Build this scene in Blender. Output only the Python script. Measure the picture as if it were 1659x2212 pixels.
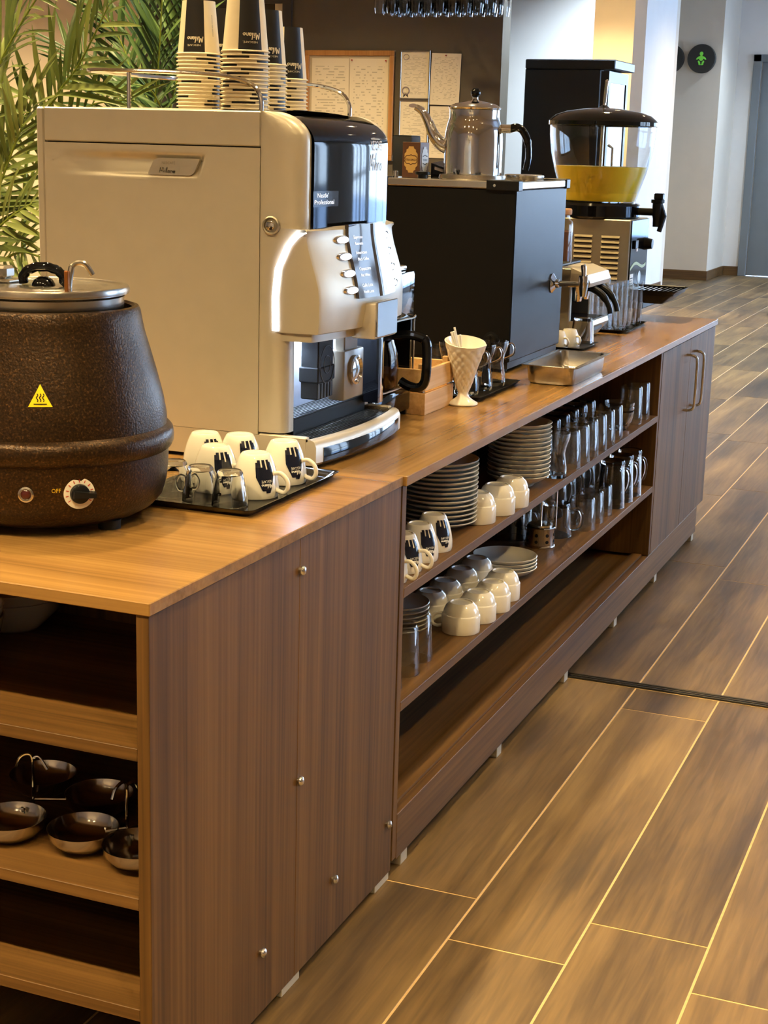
import bpy, bmesh, math, random
from mathutils import Vector, Matrix
random.seed(7)
PI = math.pi
S = bpy.context.scene
COL = S.collection
for o in list(bpy.data.objects): bpy.data.objects.remove(o)

# ------------------------------------------------------------------ camera
cam_d = bpy.data.cameras.new('camera'); cam = bpy.data.objects.new('camera', cam_d); COL.objects.link(cam)
cam_d.sensor_fit = 'HORIZONTAL'; cam_d.sensor_width = 36.0
cam_d.lens = 36.0 * 3375.67 / 1659.0
cam_d.clip_start = 0.05; cam_d.clip_end = 200
cam.matrix_world = (Matrix.Translation((0.922, -1.567, 1.28)) @ Matrix.Rotation(math.radians(21.7187), 4, 'Z')
                    @ Matrix.Rotation(math.radians(76.6939), 4, 'X') @ Matrix.Rotation(math.radians(1.5603), 4, 'Z'))
S.camera = cam

# ------------------------------------------------------------------ world, exposure
W = bpy.data.worlds.new('daylight'); S.world = W; W.use_nodes = True
nt = W.node_tree; nt.nodes.clear()
wo = nt.nodes.new('ShaderNodeOutputWorld'); wb = nt.nodes.new('ShaderNodeBackground')
wtc = nt.nodes.new('ShaderNodeTexCoord'); wsx = nt.nodes.new('ShaderNodeSeparateXYZ'); wr = nt.nodes.new('ShaderNodeValToRGB')
nt.links.new(wtc.outputs['Generated'], wsx.inputs[0]); nt.links.new(wsx.outputs['Z'], wr.inputs[0])
wr.color_ramp.elements[0].position = 0.0; wr.color_ramp.elements[0].color = (0.58, 0.76, 1.0, 1)
wr.color_ramp.elements[1].position = 0.6; wr.color_ramp.elements[1].color = (0.32, 0.54, 1.0, 1)
nt.links.new(wr.outputs[0], wb.inputs[0]); nt.links.new(wb.outputs[0], wo.inputs[0])
wb.inputs[1].default_value = 7.5
S.view_settings.view_transform = 'Standard'; S.view_settings.look = 'None'
S.view_settings.gamma = 1.0; S.view_settings.use_curve_mapping = False
S.view_settings.exposure = 0.8
S.cycles.sample_clamp_indirect = 6.0
S.cycles.max_bounces = 7; S.cycles.diffuse_bounces = 3; S.cycles.glossy_bounces = 3; S.cycles.transmission_bounces = 7; S.cycles.transparent_max_bounces = 24
S.cycles.use_adaptive_sampling = True; S.cycles.adaptive_threshold = 0.1; S.cycles.adaptive_min_samples = 12
S.cycles.caustics_reflective = False; S.cycles.caustics_refractive = False

# daylight: one portal in each window opening (guides sampling of the sky only)
WIN_X = 4.6
WIN_SPANS = [(4.1, 5.7), (5.9, 7.5), (11.0, 12.8), (13.0, 14.9)]
WIN_Z = (0.25, 2.75)
END_WIN = (-0.45, 4.4, 0.3, 2.7)
def portal(loc, rot, w, h):
    ld = bpy.data.lights.new('window_portal', 'AREA'); ld.shape = 'RECTANGLE'; ld.size = w; ld.size_y = h
    ld.cycles.is_portal = True
    lo = bpy.data.objects.new('window_portal', ld); COL.objects.link(lo); lo.location = loc; lo.rotation_euler = rot
for ya, yb in WIN_SPANS: portal((WIN_X + 0.02, (ya + yb) / 2, sum(WIN_Z) / 2), (0, PI / 2, 0), WIN_Z[1] - WIN_Z[0], yb - ya)
portal(((END_WIN[0] + END_WIN[1]) / 2, 15.43, (END_WIN[2] + END_WIN[3]) / 2), (-PI / 2, 0, 0), END_WIN[1] - END_WIN[0], END_WIN[3] - END_WIN[2])
portal((-3.86, 7.6, 1.2), (-PI / 2, 0, 0), 0.75, 1.8)

# ceiling downlights (x, y, watts); warm except the added cool fill
CEIL_Z = 3.0
WARM = (1.0, 0.75, 0.37)
LAMPS = [(-1.9, -1.35, 140), (-0.7, -1.35, 140), (0.5, -1.35, 140), (1.7, -1.35, 120), (-0.7, -3.6, 30), (0.5, -3.6, 30),  # rearmost weak pair is added for highlights on the soup kettle
         (-1.9, 0.75, 110), (-0.75, 0.75, 110), (0.55, 0.75, 45), (1.8, 0.75, 60),
         (-2.0, 2.9, 140), (-0.75, 2.9, 100), (0.55, 2.9, 40), (1.8, 2.9, 45),
         (-5.3, 5.9, 420), (-2.9, 5.9, 260), (-0.75, 5.2, 45), (0.9, 5.2, 25),
         (-4.4, 2.9, 140), (-0.2, 6.6, 25), (0.9, 8.2, 20), (-2.75, 11.9, 200), (-1.2, 12.6, 60), (0.6, 12.6, 25), (-1.35, 8.2, 330), (0.2, 10.6, 50), (-1.15, 14.2, 70)]
COOL_FILL = {(-1.35, 8.2), (0.2, 10.6), (-1.15, 14.2)}      # added cool lamps, making up for missing window light on the passage walls

# ------------------------------------------------------------------ helpers
def tag(o, label=None, cat=None, group=None, kind=None):
    if label: o['label'] = label
    if cat: o['category'] = cat
    if group: o['group'] = group
    if kind: o['kind'] = kind
    return o

ORD = ['lowest', 'second', 'third', 'fourth', 'fifth', 'sixth', 'seventh', 'eighth', 'ninth', 'tenth', 'eleventh',
       'twelfth', 'thirteenth', 'fourteenth', 'fifteenth', 'sixteenth', 'seventeenth', 'eighteenth', 'nineteenth', 'twentieth']

class MB:
    def __init__(s): s.v = []; s.f = []; s.m = []
    def add(s, vs, fs, mi=0):
        b = len(s.v); s.v += [tuple(p) for p in vs]
        for f in fs: s.f.append(tuple(i + b for i in f)); s.m.append(mi)
        return s
    def box(s, x0, x1, y0, y1, z0, z1, mi=0, bev=0.0, seg=1):
        if bev <= 0:
            vs = [(x, y, z) for z in (z0, z1) for y in (y0, y1) for x in (x0, x1)]
            fs = [(0, 2, 3, 1), (4, 5, 7, 6), (0, 1, 5, 4), (2, 6, 7, 3), (0, 4, 6, 2), (1, 3, 7, 5)]
            return s.add(vs, fs, mi)
        bm = bmesh.new(); bmesh.ops.create_cube(bm, size=1)
        for v in bm.verts:
            v.co = Vector(((x0 + x1) / 2 + v.co.x * (x1 - x0), (y0 + y1) / 2 + v.co.y * (y1 - y0), (z0 + z1) / 2 + v.co.z * (z1 - z0)))
        bmesh.ops.bevel(bm, geom=bm.edges[:], offset=bev, segments=seg, affect='EDGES', profile=0.5)
        bm.verts.index_update()
        s.add([v.co for v in bm.verts], [[v.index for v in f.verts] for f in bm.faces], mi); bm.free(); return s
    def lathe(s, prof, c=(0, 0, 0), n=32, mi=0, mats=None, axis='z'):
        """profile of (r, z) pairs from one end to the other; r<=0 closes"""
        vs = []; rings = []
        for r, z in prof:
            if r <= 1e-6: rings.append([len(vs)]); vs.append((0, 0, z))
            else:
                rings.append(list(range(len(vs), len(vs) + n)))
                vs += [(r * math.cos(2 * PI * k / n), r * math.sin(2 * PI * k / n), z) for k in range(n)]
        fs = []; ms = []
        for i in range(len(rings) - 1):
            a, b = rings[i], rings[i + 1]; m = mats[i] if mats else mi
            for k in range(n):
                k2 = (k + 1) % n
                if len(a) == 1 and len(b) == 1: continue
                if len(a) == 1: fs.append((a[0], b[k2], b[k])); ms.append(m)
                elif len(b) == 1: fs.append((a[k], a[k2], b[0])); ms.append(m)
                else: fs.append((a[k], a[k2], b[k2], b[k])); ms.append(m)
        if axis == 'x': vs = [(z, x, y) for x, y, z in vs]
        if axis == 'y': vs = [(y, z, x) for x, y, z in vs]
        vs = [(x + c[0], y + c[1], z + c[2]) for x, y, z in vs]
        b0 = len(s.v); s.v += vs
        for f, m in zip(fs, ms): s.f.append(tuple(i + b0 for i in f)); s.m.append(m)
        return s
    def tube(s, pts, r, n=8, closed=False, mi=0, caps=True):
        pts = [Vector(p) for p in pts]; N = len(pts)
        rr = r if isinstance(r, (list, tuple)) else [r] * N
        vs = []; up = None
        for i, p in enumerate(pts):
            if closed: t = pts[(i + 1) % N] - pts[i - 1]
            else: t = pts[min(i + 1, N - 1)] - pts[max(i - 1, 0)]
            if t.length < 1e-9: t = Vector((0, 0, 1))
            t.normalize()
            if up is None:
                up = Vector((0, 0, 1)) if abs(t.z) < 0.9 else Vector((1, 0, 0))
            a = t.cross(up)
            if a.length < 1e-6: a = t.cross(Vector((0, 1, 0)))
            a.normalize(); b = a.cross(t); up = b
            for k in range(n):
                w = 2 * PI * k / n
                vs.append(p + (a * math.cos(w) + b * math.sin(w)) * rr[i])
        fs = []
        for i in range(N if closed else N - 1):
            j = (i + 1) % N
            for k in range(n):
                k2 = (k + 1) % n
                fs.append((i * n + k, i * n + k2, j * n + k2, j * n + k))
        if caps and not closed:
            fs.append(tuple(range(n - 1, -1, -1))); fs.append(tuple((N - 1) * n + k for k in range(n)))
        return s.add(vs, fs, mi)
    def prism(s, poly, axis, a, b, mi=0, mi_side=None):
        n = len(poly)
        def P(u, v, w):
            return {'x': (w, u, v), 'y': (u, w, v), 'z': (u, v, w)}[axis]
        vs = [P(u, v, a) for u, v in poly] + [P(u, v, b) for u, v in poly]
        s.add(vs, [tuple(range(n - 1, -1, -1)), tuple(range(n, 2 * n))], mi)
        bb = len(s.v) - 2 * n
        for k in range(n):
            k2 = (k + 1) % n
            s.f.append((bb + k, bb + k2, bb + n + k2, bb + n + k)); s.m.append(mi if mi_side is None else mi_side)
        return s
    def loft(s, rows, closed=False, cap0=False, cap1=False, mi=0):
        n = len(rows[0]); vs = [p for r in rows for p in r]; fs = []
        for i in range(len(rows) - 1):
            for k in range(n if closed else n - 1):
                k2 = (k + 1) % n
                fs.append((i * n + k, i * n + k2, (i + 1) * n + k2, (i + 1) * n + k))
        if cap0: fs.append(tuple(range(n - 1, -1, -1)))
        if cap1: fs.append(tuple((len(rows) - 1) * n + k for k in range(n)))
        return s.add(vs, fs, mi)
    def disc(s, c, r, axis='x', n=24, mi=0, rx=None):
        rx = rx or r
        vs = []
        for k in range(n):
            a = 2 * PI * k / n; u, v = rx * math.cos(a), r * math.sin(a)
            vs.append({'x': (c[0], c[1] + u, c[2] + v), 'y': (c[0] + u, c[1], c[2] + v), 'z': (c[0] + u, c[1] + v, c[2])}[axis])
        return s.add(vs, [tuple(range(n))], mi)

def mesh(name, mb, mats, org=(0, 0, 0), smooth=35, recalc=True):
    me = bpy.data.meshes.new(name)
    ox, oy, oz = org
    me.from_pydata([(x - ox, y - oy, z - oz) for x, y, z in mb.v], [], mb.f)
    if not isinstance(mats, (list, tuple)): mats = [mats]
    for m in mats: me.materials.append(m)
    me.polygons.foreach_set('material_index', mb.m)
    if recalc:
        bm = bmesh.new(); bm.from_mesh(me); bmesh.ops.recalc_face_normals(bm, faces=bm.faces[:]); bm.to_mesh(me); bm.free()
    if smooth:
        me.polygons.foreach_set('use_smooth', [True] * len(me.polygons))
        try: me.set_sharp_from_angle(angle=math.radians(smooth))
        except Exception: pass
    me.update(); return me

def thing(name, label, cat, loc, group=None):
    o = bpy.data.objects.new(name, None); o.empty_display_size = 0.05; COL.objects.link(o); o.location = loc
    return tag(o, label, cat, group)

def base_of(o):
    p = Vector((0, 0, 0))
    while o is not None: p += o.location; o = o.parent
    return p

def part(name, mb, mats, parent, label=None, smooth=35, kind=None, recalc=True):
    """mb in world coordinates of the thing's first copy"""
    org = base_of(parent)
    o = bpy.data.objects.new(name, mesh(name, mb, mats, org, smooth, recalc)); COL.objects.link(o); o.parent = parent
    if label: o['label'] = label
    if kind: o['kind'] = kind
    return o

def solo(name, mb, mats, label, cat, loc=(0, 0, 0), group=None, smooth=35, kind=None):
    """a thing that is one mesh; mb in world coordinates"""
    o = bpy.data.objects.new(name, mesh(name, mb, mats, loc, smooth)); COL.objects.link(o); o.location = loc
    return tag(o, label, cat, group, kind)

def struct(name, mb, mats, smooth=35, parent=None):
    o = bpy.data.objects.new(name, mesh(name, mb, mats, (0, 0, 0), smooth)); COL.objects.link(o)
    if parent: o.parent = parent
    else: o['kind'] = 'structure'
    return o

def copy_thing(root, loc, rz=0.0, label=None, sc=None):
    r = root.copy(); COL.objects.link(r); r.location = loc; r.rotation_euler = (root.rotation_euler[0], root.rotation_euler[1], rz)
    if label: r['label'] = label
    if sc: r.scale = sc
    def rec(src, dst):
        for ch in list(src.children):
            c = ch.copy(); COL.objects.link(c); c.parent = dst; rec(ch, c)
    rec(root, r); return r

def smooth_path(pts, k=6, closed=False):
    P = [Vector(p) for p in pts]; out = []; N = len(P)
    rng = range(N if closed else N - 1)
    for i in rng:
        if closed: p0, p1, p2, p3 = P[i - 1], P[i], P[(i + 1) % N], P[(i + 2) % N]
        else: p0, p1, p2, p3 = P[max(i - 1, 0)], P[i], P[i + 1], P[min(i + 2, N - 1)]
        for j in range(k):
            t = j / k
            out.append(0.5 * ((2 * p1) + (p2 - p0) * t + (2 * p0 - 5 * p1 + 4 * p2 - p3) * t * t + (3 * p1 - p0 - 3 * p2 + p3) * t ** 3))
    if not closed: out.append(P[-1])
    return out

def curve2(pts, k=6):
    return [(p[0], p[1]) for p in smooth_path([(a, b, 0) for a, b in pts], k)]

def smin(a, b, t): return a + (b - a) * t
def sstep(a, b, x):
    t = max(0.0, min(1.0, (x - a) / (b - a))); return t * t * (3 - 2 * t)

_txt = {}
def text_geo(s, size=1.0, shear=0.0):
    key = (s, size, shear)
    if key in _txt: return _txt[key]
    cu = bpy.data.curves.new('t', 'FONT'); cu.body = s; cu.size = size; cu.resolution_u = 2; cu.shear = shear; cu.fill_mode = 'FRONT'
    ob = bpy.data.objects.new('t', cu); COL.objects.link(ob)
    dg = bpy.context.evaluated_depsgraph_get(); me = ob.evaluated_get(dg).to_mesh()
    vs = [(v.co.x, v.co.y) for v in me.vertices]; fs = [tuple(p.vertices) for p in me.polygons]
    ob.evaluated_get(dg).to_mesh_clear(); bpy.data.objects.remove(ob); bpy.data.curves.remove(cu)
    w = max([x for x, y in vs] or [1]); _txt[key] = (vs, fs, w); return _txt[key]

def put_text(mb, s, fn, size, s0, t0, shear=0.0, width=None, mi=0):
    """fn maps flat (s, t) to a 3D point; text starts at s0, baseline t0"""
    vs, fs, w = text_geo(s, size, shear)
    k = (width / w) if width else 1.0
    mb.add([fn(s0 + x * k, t0 + y) for x, y in vs], fs, mi)

SCRIPT_STROKES = [[(0, 0), (.1, .95), (.24, .25), (.4, 1.0), (.43, 0)], [(.56, 0), (.62, .5)], [(.64, .66), (.66, .74)],
                  [(.74, .02), (.9, 1.05), (.82, .35), (.88, 0)], [(1.16, .42), (1.02, .42), (.98, .1), (1.08, .02), (1.17, .4), (1.2, 0)],
                  [(1.3, 0), (1.33, .42), (1.44, .4), (1.5, .3), (1.52, 0)], [(1.72, .42), (1.62, .2), (1.7, .0), (1.84, .18), (1.74, .42)]]
def put_script(mb, fn, s0, t0, h, th=0.075, mi=0, xs=1.0):
    for st in SCRIPT_STROKES:
        pts = curve2(st, 3) if len(st) > 2 else st
        for (a, b), (c, d) in zip(pts[:-1], pts[1:]):
            dx, dy = c - a, d - b; L = math.hypot(dx, dy) or 1; nx, ny = -dy / L * th / 2, dx / L * th / 2
            ex, ey = dx / L * th * .3, dy / L * th * .3
            q = [(a - ex + nx, b - ey + ny), (a - ex - nx, b - ey - ny), (c + ex - nx, d + ey - ny), (c + ex + nx, d + ey + ny)]
            mb.add([fn(s0 + x * h * xs, t0 + y * h) for x, y in q], [(0, 1, 2, 3)], mi)
# ------------------------------------------------------------------ materials
def srgb(r, g, b):
    f = lambda c: (c / 255 / 12.92) if c / 255 <= 0.04045 else ((c / 255 + 0.055) / 1.055) ** 2.4
    return (f(r), f(g), f(b), 1)

class NG:
    def __init__(s, name):
        s.mat = bpy.data.materials.new(name); s.mat.use_nodes = True; s.t = s.mat.node_tree
        s.b = s.t.nodes['Principled BSDF']
    def n(s, typ, **kw):
        nd = s.t.nodes.new(typ)
        for k, v in kw.items():
            if k in nd.inputs: nd.inputs[k].default_value = v
            else: setattr(nd, k, v)
        return nd
    def l(s, a, b): s.t.links.new(a, b)
    def ramp(s, fac, stops):
        r = s.n('ShaderNodeValToRGB'); e = r.color_ramp.elements
        while len(e) < len(stops): e.new(0.5)
        for i, (p, c) in enumerate(stops): e[i].position = p; e[i].color = c
        s.l(fac, r.inputs[0]); return r.outputs[0]
    def coords(s, scale=(1, 1, 1), kind='Object', rnd=0.0):
        tc = s.n('ShaderNodeTexCoord'); mp = s.n('ShaderNodeMapping'); mp.inputs['Scale'].default_value = scale
        s.l(tc.outputs[kind], mp.inputs[0])
        if rnd:
            oi = s.n('ShaderNodeObjectInfo'); mu = s.n('ShaderNodeMath', operation='MULTIPLY'); mu.inputs[1].default_value = rnd
            s.l(oi.outputs['Random'], mu.inputs[0])
            cb = s.n('ShaderNodeCombineXYZ'); [s.l(mu.outputs[0], cb.inputs[i]) for i in range(3)]
            s.l(cb.outputs[0], mp.inputs['Location'])
        return mp.outputs[0]
    def bump(s, h, strength=0.1, dist=0.001):
        b = s.n('ShaderNodeBump'); b.inputs['Strength'].default_value = strength; b.inputs['Distance'].default_value = dist
        s.l(h, b.inputs['Height']); s.l(b.outputs[0], s.b.inputs['Normal'])

def plain(name, col, rough=0.5, metal=0.0, spec=None, coat=0.0, var=0.0, scale=40, bump=0.0, trans=0.0, ior=1.45, emit=None, estr=0.0):
    g = NG(name); b = g.b
    b.inputs['Base Color'].default_value = col; b.inputs['Roughness'].default_value = rough; b.inputs['Metallic'].default_value = metal
    b.inputs['IOR'].default_value = ior; b.inputs['Coat Weight'].default_value = coat; b.inputs['Transmission Weight'].default_value = trans
    b.inputs['Coat Roughness'].default_value = 0.05
    if spec is not None: b.inputs['Specular IOR Level'].default_value = spec
    if emit: b.inputs['Emission Color'].default_value = emit; b.inputs['Emission Strength'].default_value = estr
    if var or bump:
        nz = g.n('ShaderNodeTexNoise', Scale=scale, Detail=4.0); g.l(g.coords(), nz.inputs['Vector'])
        if var:
            lo = tuple(c * (1 - var) for c in col[:3]) + (1,); hi = tuple(min(1, c * (1 + var)) for c in col[:3]) + (1,)
            g.l(g.ramp(nz.outputs[0], [(0.3, lo), (0.7, hi)]), b.inputs['Base Color'])
        if bump: g.bump(nz.outputs[0], bump, 0.002)
    return g.mat

def wood(name, axis, cols, rough=0.35, fine=1.0, rnd=9.0, coat=0.0, big=1.0):
    """veneer: streaks running along one axis"""
    g = NG(name)
    st = {'x': (0.6, 16, 16), 'y': (16, 0.6, 16), 'z': (16, 16, 0.6)}[axis]
    v1 = g.coords(tuple(c * big for c in st), rnd=rnd)
    n1 = g.n('ShaderNodeTexNoise', Scale=1.0, Detail=6.0, Roughness=0.62); g.l(v1, n1.inputs['Vector'])
    n1.inputs['Distortion'].default_value = 0.35
    v2 = g.coords(tuple(c * (9.0 if c > 1 else 2.0) for c in st), rnd=rnd)
    n2 = g.n('ShaderNodeTexNoise', Scale=1.0, Detail=3.0); g.l(v2, n2.inputs['Vector'])
    mx = g.n('ShaderNodeMix', data_type='FLOAT'); mx.inputs[0].default_value = 0.36 * fine
    g.l(n1.outputs[0], mx.inputs[2]); g.l(n2.outputs[0], mx.inputs[3])
    g.l(g.ramp(mx.outputs[0], [(0.32, cols[0]), (0.45, cols[1]), (0.56, cols[2]), (0.70, cols[3])]), g.b.inputs['Base Color'])
    g.b.inputs['Roughness'].default_value = rough; g.b.inputs['Coat Weight'].default_value = coat
    g.b.inputs['Coat Roughness'].default_value = 0.2
    g.bump(n2.outputs[0], 0.08, 0.001)
    return g.mat

WC = [srgb(59, 40, 18), srgb(95, 66, 32), srgb(114, 81, 41), srgb(132, 97, 52)]
M = {}
for ax in 'xyz':
    M['wood_' + ax] = wood('walnut_laminate_' + ax, ax, WC, 0.5)
    M['wood_' + ax].node_tree.nodes['Principled BSDF'].inputs['Specular IOR Level'].default_value = 0.32
M['wood_top'] = wood('walnut_worktop_along', 'y', [srgb(120, 87, 46), srgb(140, 104, 56), srgb(153, 115, 63), srgb(164, 126, 70)], 0.27, 0.9)
M['wood_topx'] = wood('walnut_worktop_across', 'x', [srgb(120, 87, 46), srgb(140, 104, 56), srgb(153, 115, 63), srgb(164, 126, 70)], 0.27, 0.9)
M['gap'] = plain('dark_gap', srgb(18, 13, 9), 0.9)
M['crate_wood'] = wood('pine_crate', 'y', [srgb(196, 150, 92), srgb(214, 170, 112), srgb(226, 186, 130), srgb(236, 200, 146)], 0.55)
M['cork_frame'] = wood('oak_frame', 'z', [srgb(150, 100, 50), srgb(170, 118, 62), srgb(182, 130, 72), srgb(192, 140, 80)], 0.5)

def floor_mat():
    g = NG('wood_look_tile')
    v1 = g.coords((9, 0.8, 9), rnd=37.0)
    n1 = g.n('ShaderNodeTexNoise', Scale=1.0, Detail=5.0, Roughness=0.55); n1.inputs['Distortion'].default_value = 0.55; g.l(v1, n1.inputs['Vector'])
    v2 = g.coords((95, 5, 95), rnd=37.0)
    n2 = g.n('ShaderNodeTexNoise', Scale=1.0, Detail=4.0); n2.inputs['Distortion'].default_value = 0.6; g.l(v2, n2.inputs['Vector'])
    v3 = g.coords((3.0, 1.6, 3.0), rnd=53.0)
    wv = g.n('ShaderNodeTexNoise', Scale=1.0, Detail=2.0); g.l(v3, wv.inputs['Vector'])
    mx = g.n('ShaderNodeMix', data_type='FLOAT'); mx.inputs[0].default_value = 0.27
    g.l(n1.outputs[0], mx.inputs[2]); g.l(n2.outputs[0], mx.inputs[3])
    m2 = g.n('ShaderNodeMix', data_type='FLOAT'); m2.inputs[0].default_value = 0.30
    g.l(mx.outputs[0], m2.inputs[2]); g.l(wv.outputs[0], m2.inputs[3])
    g.l(g.ramp(m2.outputs[0], [(0.34, srgb(60, 46, 28)), (0.45, srgb(96, 75, 46)), (0.54, srgb(127, 101, 62)), (0.66, srgb(158, 128, 80))]), g.b.inputs['Base Color'])
    g.b.inputs['Roughness'].default_value = 0.42
    g.bump(n2.outputs[0], 0.12, 0.001)
    return g.mat
M['plank'] = floor_mat()
M['grout'] = plain('grout', srgb(222, 186, 130), 0.8, var=0.08, scale=60)
M['silver_paint'] = plain('champagne_paint', srgb(205, 195, 175), 0.36, 0.35, var=0.02, scale=25)
M['badge'] = plain('badge_silver', srgb(214, 204, 182), 0.28, 0.7)
M['louvre'] = plain('louvre_steel', srgb(150, 138, 112), 0.62, 0.8)
M['silver_dark'] = plain('seam_shadow', srgb(60, 52, 42), 0.6)
M['gloss_black'] = plain('gloss_black_plastic', srgb(10, 10, 12), 0.06, spec=0.4)
M['black'] = plain('black_plastic', srgb(18, 18, 19), 0.36, spec=0.3)
M['black_matt'] = plain('matt_black_paint', srgb(26, 25, 25), 0.48, var=0.1, scale=120)
M['boiler'] = plain('satin_black_steel', srgb(22, 22, 23), 0.36, spec=0.13, bump=0.03, scale=300)
M['chrome'] = plain('chrome', srgb(220, 220, 218), 0.08, 1.0)
M['polished_steel'] = plain('polished_steel', srgb(205, 200, 190), 0.15, 1.0)
M['steel'] = plain('brushed_steel', srgb(196, 190, 178), 0.24, 1.0, var=0.04, scale=30)
M['satin_steel'] = plain('satin_steel', srgb(176, 168, 150), 0.42, 1.0, var=0.05, scale=18)
M['white_china'] = plain('white_glazed_china', srgb(232, 226, 212), 0.12, coat=0.3)
M['grey_china'] = plain('off_white_china', srgb(226, 220, 204), 0.2, coat=0.2)
M['navy'] = plain('navy_print', srgb(22, 26, 44), 0.15, coat=0.3)
M['print_white'] = plain('white_print', srgb(235, 232, 225), 0.5)
M['paper_cup'] = plain('paper_cup_card', srgb(236, 222, 190), 0.65, var=0.02, scale=60)
M['paper_black'] = plain('black_cup_print', srgb(28, 25, 24), 0.45)
M['led'] = plain('white_led', srgb(240, 240, 255), 0.3, emit=(0.85, 0.9, 1.0, 1), estr=3.0)
M['led_bright'] = plain('niche_led', srgb(240, 240, 255), 0.3, emit=(0.6, 0.75, 1.0, 1), estr=14.0)
M['lamp_disc'] = plain('lamp_diffuser', srgb(255, 240, 215), 0.3, emit=(1.0, 0.75, 0.45, 1), estr=30.0)
for k_ in ('lamp_disc', 'led'): M[k_].cycles.emission_sampling = 'NONE'
M['lcd'] = plain('lcd_glass', srgb(38, 38, 42), 0.15)
M['lcd_text'] = plain('lcd_letters', srgb(220, 225, 235), 0.5, emit=(0.8, 0.85, 1, 1), estr=0.9)
M['rubber'] = plain('black_rubber', srgb(15, 15, 15), 0.7)
M['white_pad'] = plain('white_felt_pad', srgb(190, 180, 158), 0.7)

def glass_mat(name, tint=(1, 1, 1, 1), ior=1.45, rough=0.0):
    # thin-walled clear glass: see-through with Fresnel reflections on both faces
    g = NG(name); g.t.nodes.remove(g.b)
    out = [n for n in g.t.nodes if n.type == 'OUTPUT_MATERIAL'][0]
    tr = g.n('ShaderNodeBsdfTransparent'); tr.inputs[0].default_value = tint
    gl = g.n('ShaderNodeBsdfGlossy'); gl.inputs['Roughness'].default_value = max(rough, 0.015)
    ge = g.n('ShaderNodeNewGeometry'); ma = g.n('ShaderNodeMath', operation='MULTIPLY_ADD')
    ma.inputs[1].default_value = 1.0 / ior - ior; ma.inputs[2].default_value = ior; g.l(ge.outputs['Backfacing'], ma.inputs[0])
    fr = g.n('ShaderNodeFresnel'); g.l(ma.outputs[0], fr.inputs['IOR'])
    mx = g.n('ShaderNodeMixShader'); g.l(fr.outputs[0], mx.inputs[0])
    g.l(tr.outputs[0], mx.inputs[1]); g.l(gl.outputs[0], mx.inputs[2]); g.l(mx.outputs[0], out.inputs[0])
    return g.mat
M['thin_glass'] = glass_mat('clear_thin_glass', (0.97, 0.98, 0.98, 1), 1.5)
M['glass'] = plain('clear_glass', (0.97, 0.985, 0.99, 1), 0.0, trans=1.0, ior=1.45)
M['bright_glass'] = glass_mat('bright_thin_glass', (0.96, 0.97, 0.97, 1), 1.75)
M['jar_glass'] = glass_mat('jar_glass', (0.96, 0.97, 0.96, 1))
M['smoke_glass'] = glass_mat('smoked_glass', (0.70, 0.62, 0.52, 1))

M['pane'] = glass_mat('window_pane', (0.97, 0.98, 0.98, 1), 1.35)

def hammered():
    g = NG('hammered_bronze_enamel')
    c = g.coords(); n1 = g.n('ShaderNodeTexVoronoi', Scale=330.0); g.l(c, n1.inputs['Vector'])
    n2 = g.n('ShaderNodeTexNoise', Scale=330.0, Detail=2.0); g.l(c, n2.inputs['Vector'])
    g.l(g.ramp(n2.outputs[0], [(0.35, srgb(40, 27, 14)), (0.6, srgb(62, 42, 21)), (0.78, srgb(108, 77, 38))]), g.b.inputs['Base Color'])
    g.b.inputs['Roughness'].default_value = 0.33; g.b.inputs['Metallic'].default_value = 0.6
    g.bump(n2.outputs[0], 0.45, 0.0014)
    return g.mat
M['kettle_bronze'] = hammered()
M['yellow'] = plain('yellow_sticker', srgb(238, 214, 20), 0.4)
M['yellow_print'] = plain('yellow_letters', srgb(225, 190, 40), 0.5)
M['dial_white'] = plain('dial_ring', srgb(226, 220, 205), 0.5)
M['red_print'] = plain('red_ticks', srgb(190, 60, 40), 0.5)
M['red_lens'] = plain('dark_red_lens', srgb(70, 22, 18), 0.15, coat=0.5)
M['amber'] = plain('amber_handle', srgb(150, 92, 42), 0.3, 0.6)
M['juice'] = plain('orange_juice', srgb(255, 224, 52), 0.35)
M['juice'].node_tree.nodes['Principled BSDF'].inputs['Subsurface Weight'].default_value = 0.0
M['juice'].node_tree.nodes['Principled BSDF'].inputs['Subsurface Radius'].default_value = (0.05, 0.03, 0.005)
M['cocoa'] = plain('cocoa_powder', srgb(110, 66, 40), 0.9, var=0.2, scale=200)
M['cork'] = plain('beech_lid', srgb(190, 140, 88), 0.6, var=0.08, scale=80)
M['brown_box'] = plain('brown_carton', srgb(88, 54, 34), 0.55)
M['gold_print'] = plain('gold_label', srgb(206, 164, 96), 0.5)
M['lilac_box'] = plain('grey_carton', srgb(142, 128, 130), 0.55)
M['grey_felt'] = plain('charcoal_card', srgb(40, 44, 50), 0.7)
M['wall_beige'] = plain('warm_beige_plaster', srgb(226, 213, 194), 0.85, var=0.02, scale=6, bump=0.02)
M['wall_white'] = plain('white_plaster', srgb(236, 232, 226), 0.85, var=0.015, scale=6, bump=0.02)
M['wall_dark'] = plain('taupe_plaster', srgb(92, 84, 72), 0.8, var=0.03, scale=9)
M['ceil'] = plain('ceiling_white', srgb(225, 220, 210), 0.9)
M['skirt'] = wood('walnut_skirting', 'x', WC, 0.45)
M['frame_dark'] = plain('dark_window_frame', srgb(58, 52, 46), 0.5)
M['door_grey'] = plain('grey_door', srgb(122, 126, 128), 0.5, var=0.02, scale=10)
M['sign_dark'] = plain('charcoal_sign', srgb(52, 50, 46), 0.6)
M['sign_green'] = plain('green_pictogram', srgb(110, 200, 70), 0.5, emit=srgb(110, 200, 70), estr=0.15)
M['fridge'] = plain('black_fridge_shell', srgb(30, 30, 32), 0.35)
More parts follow.
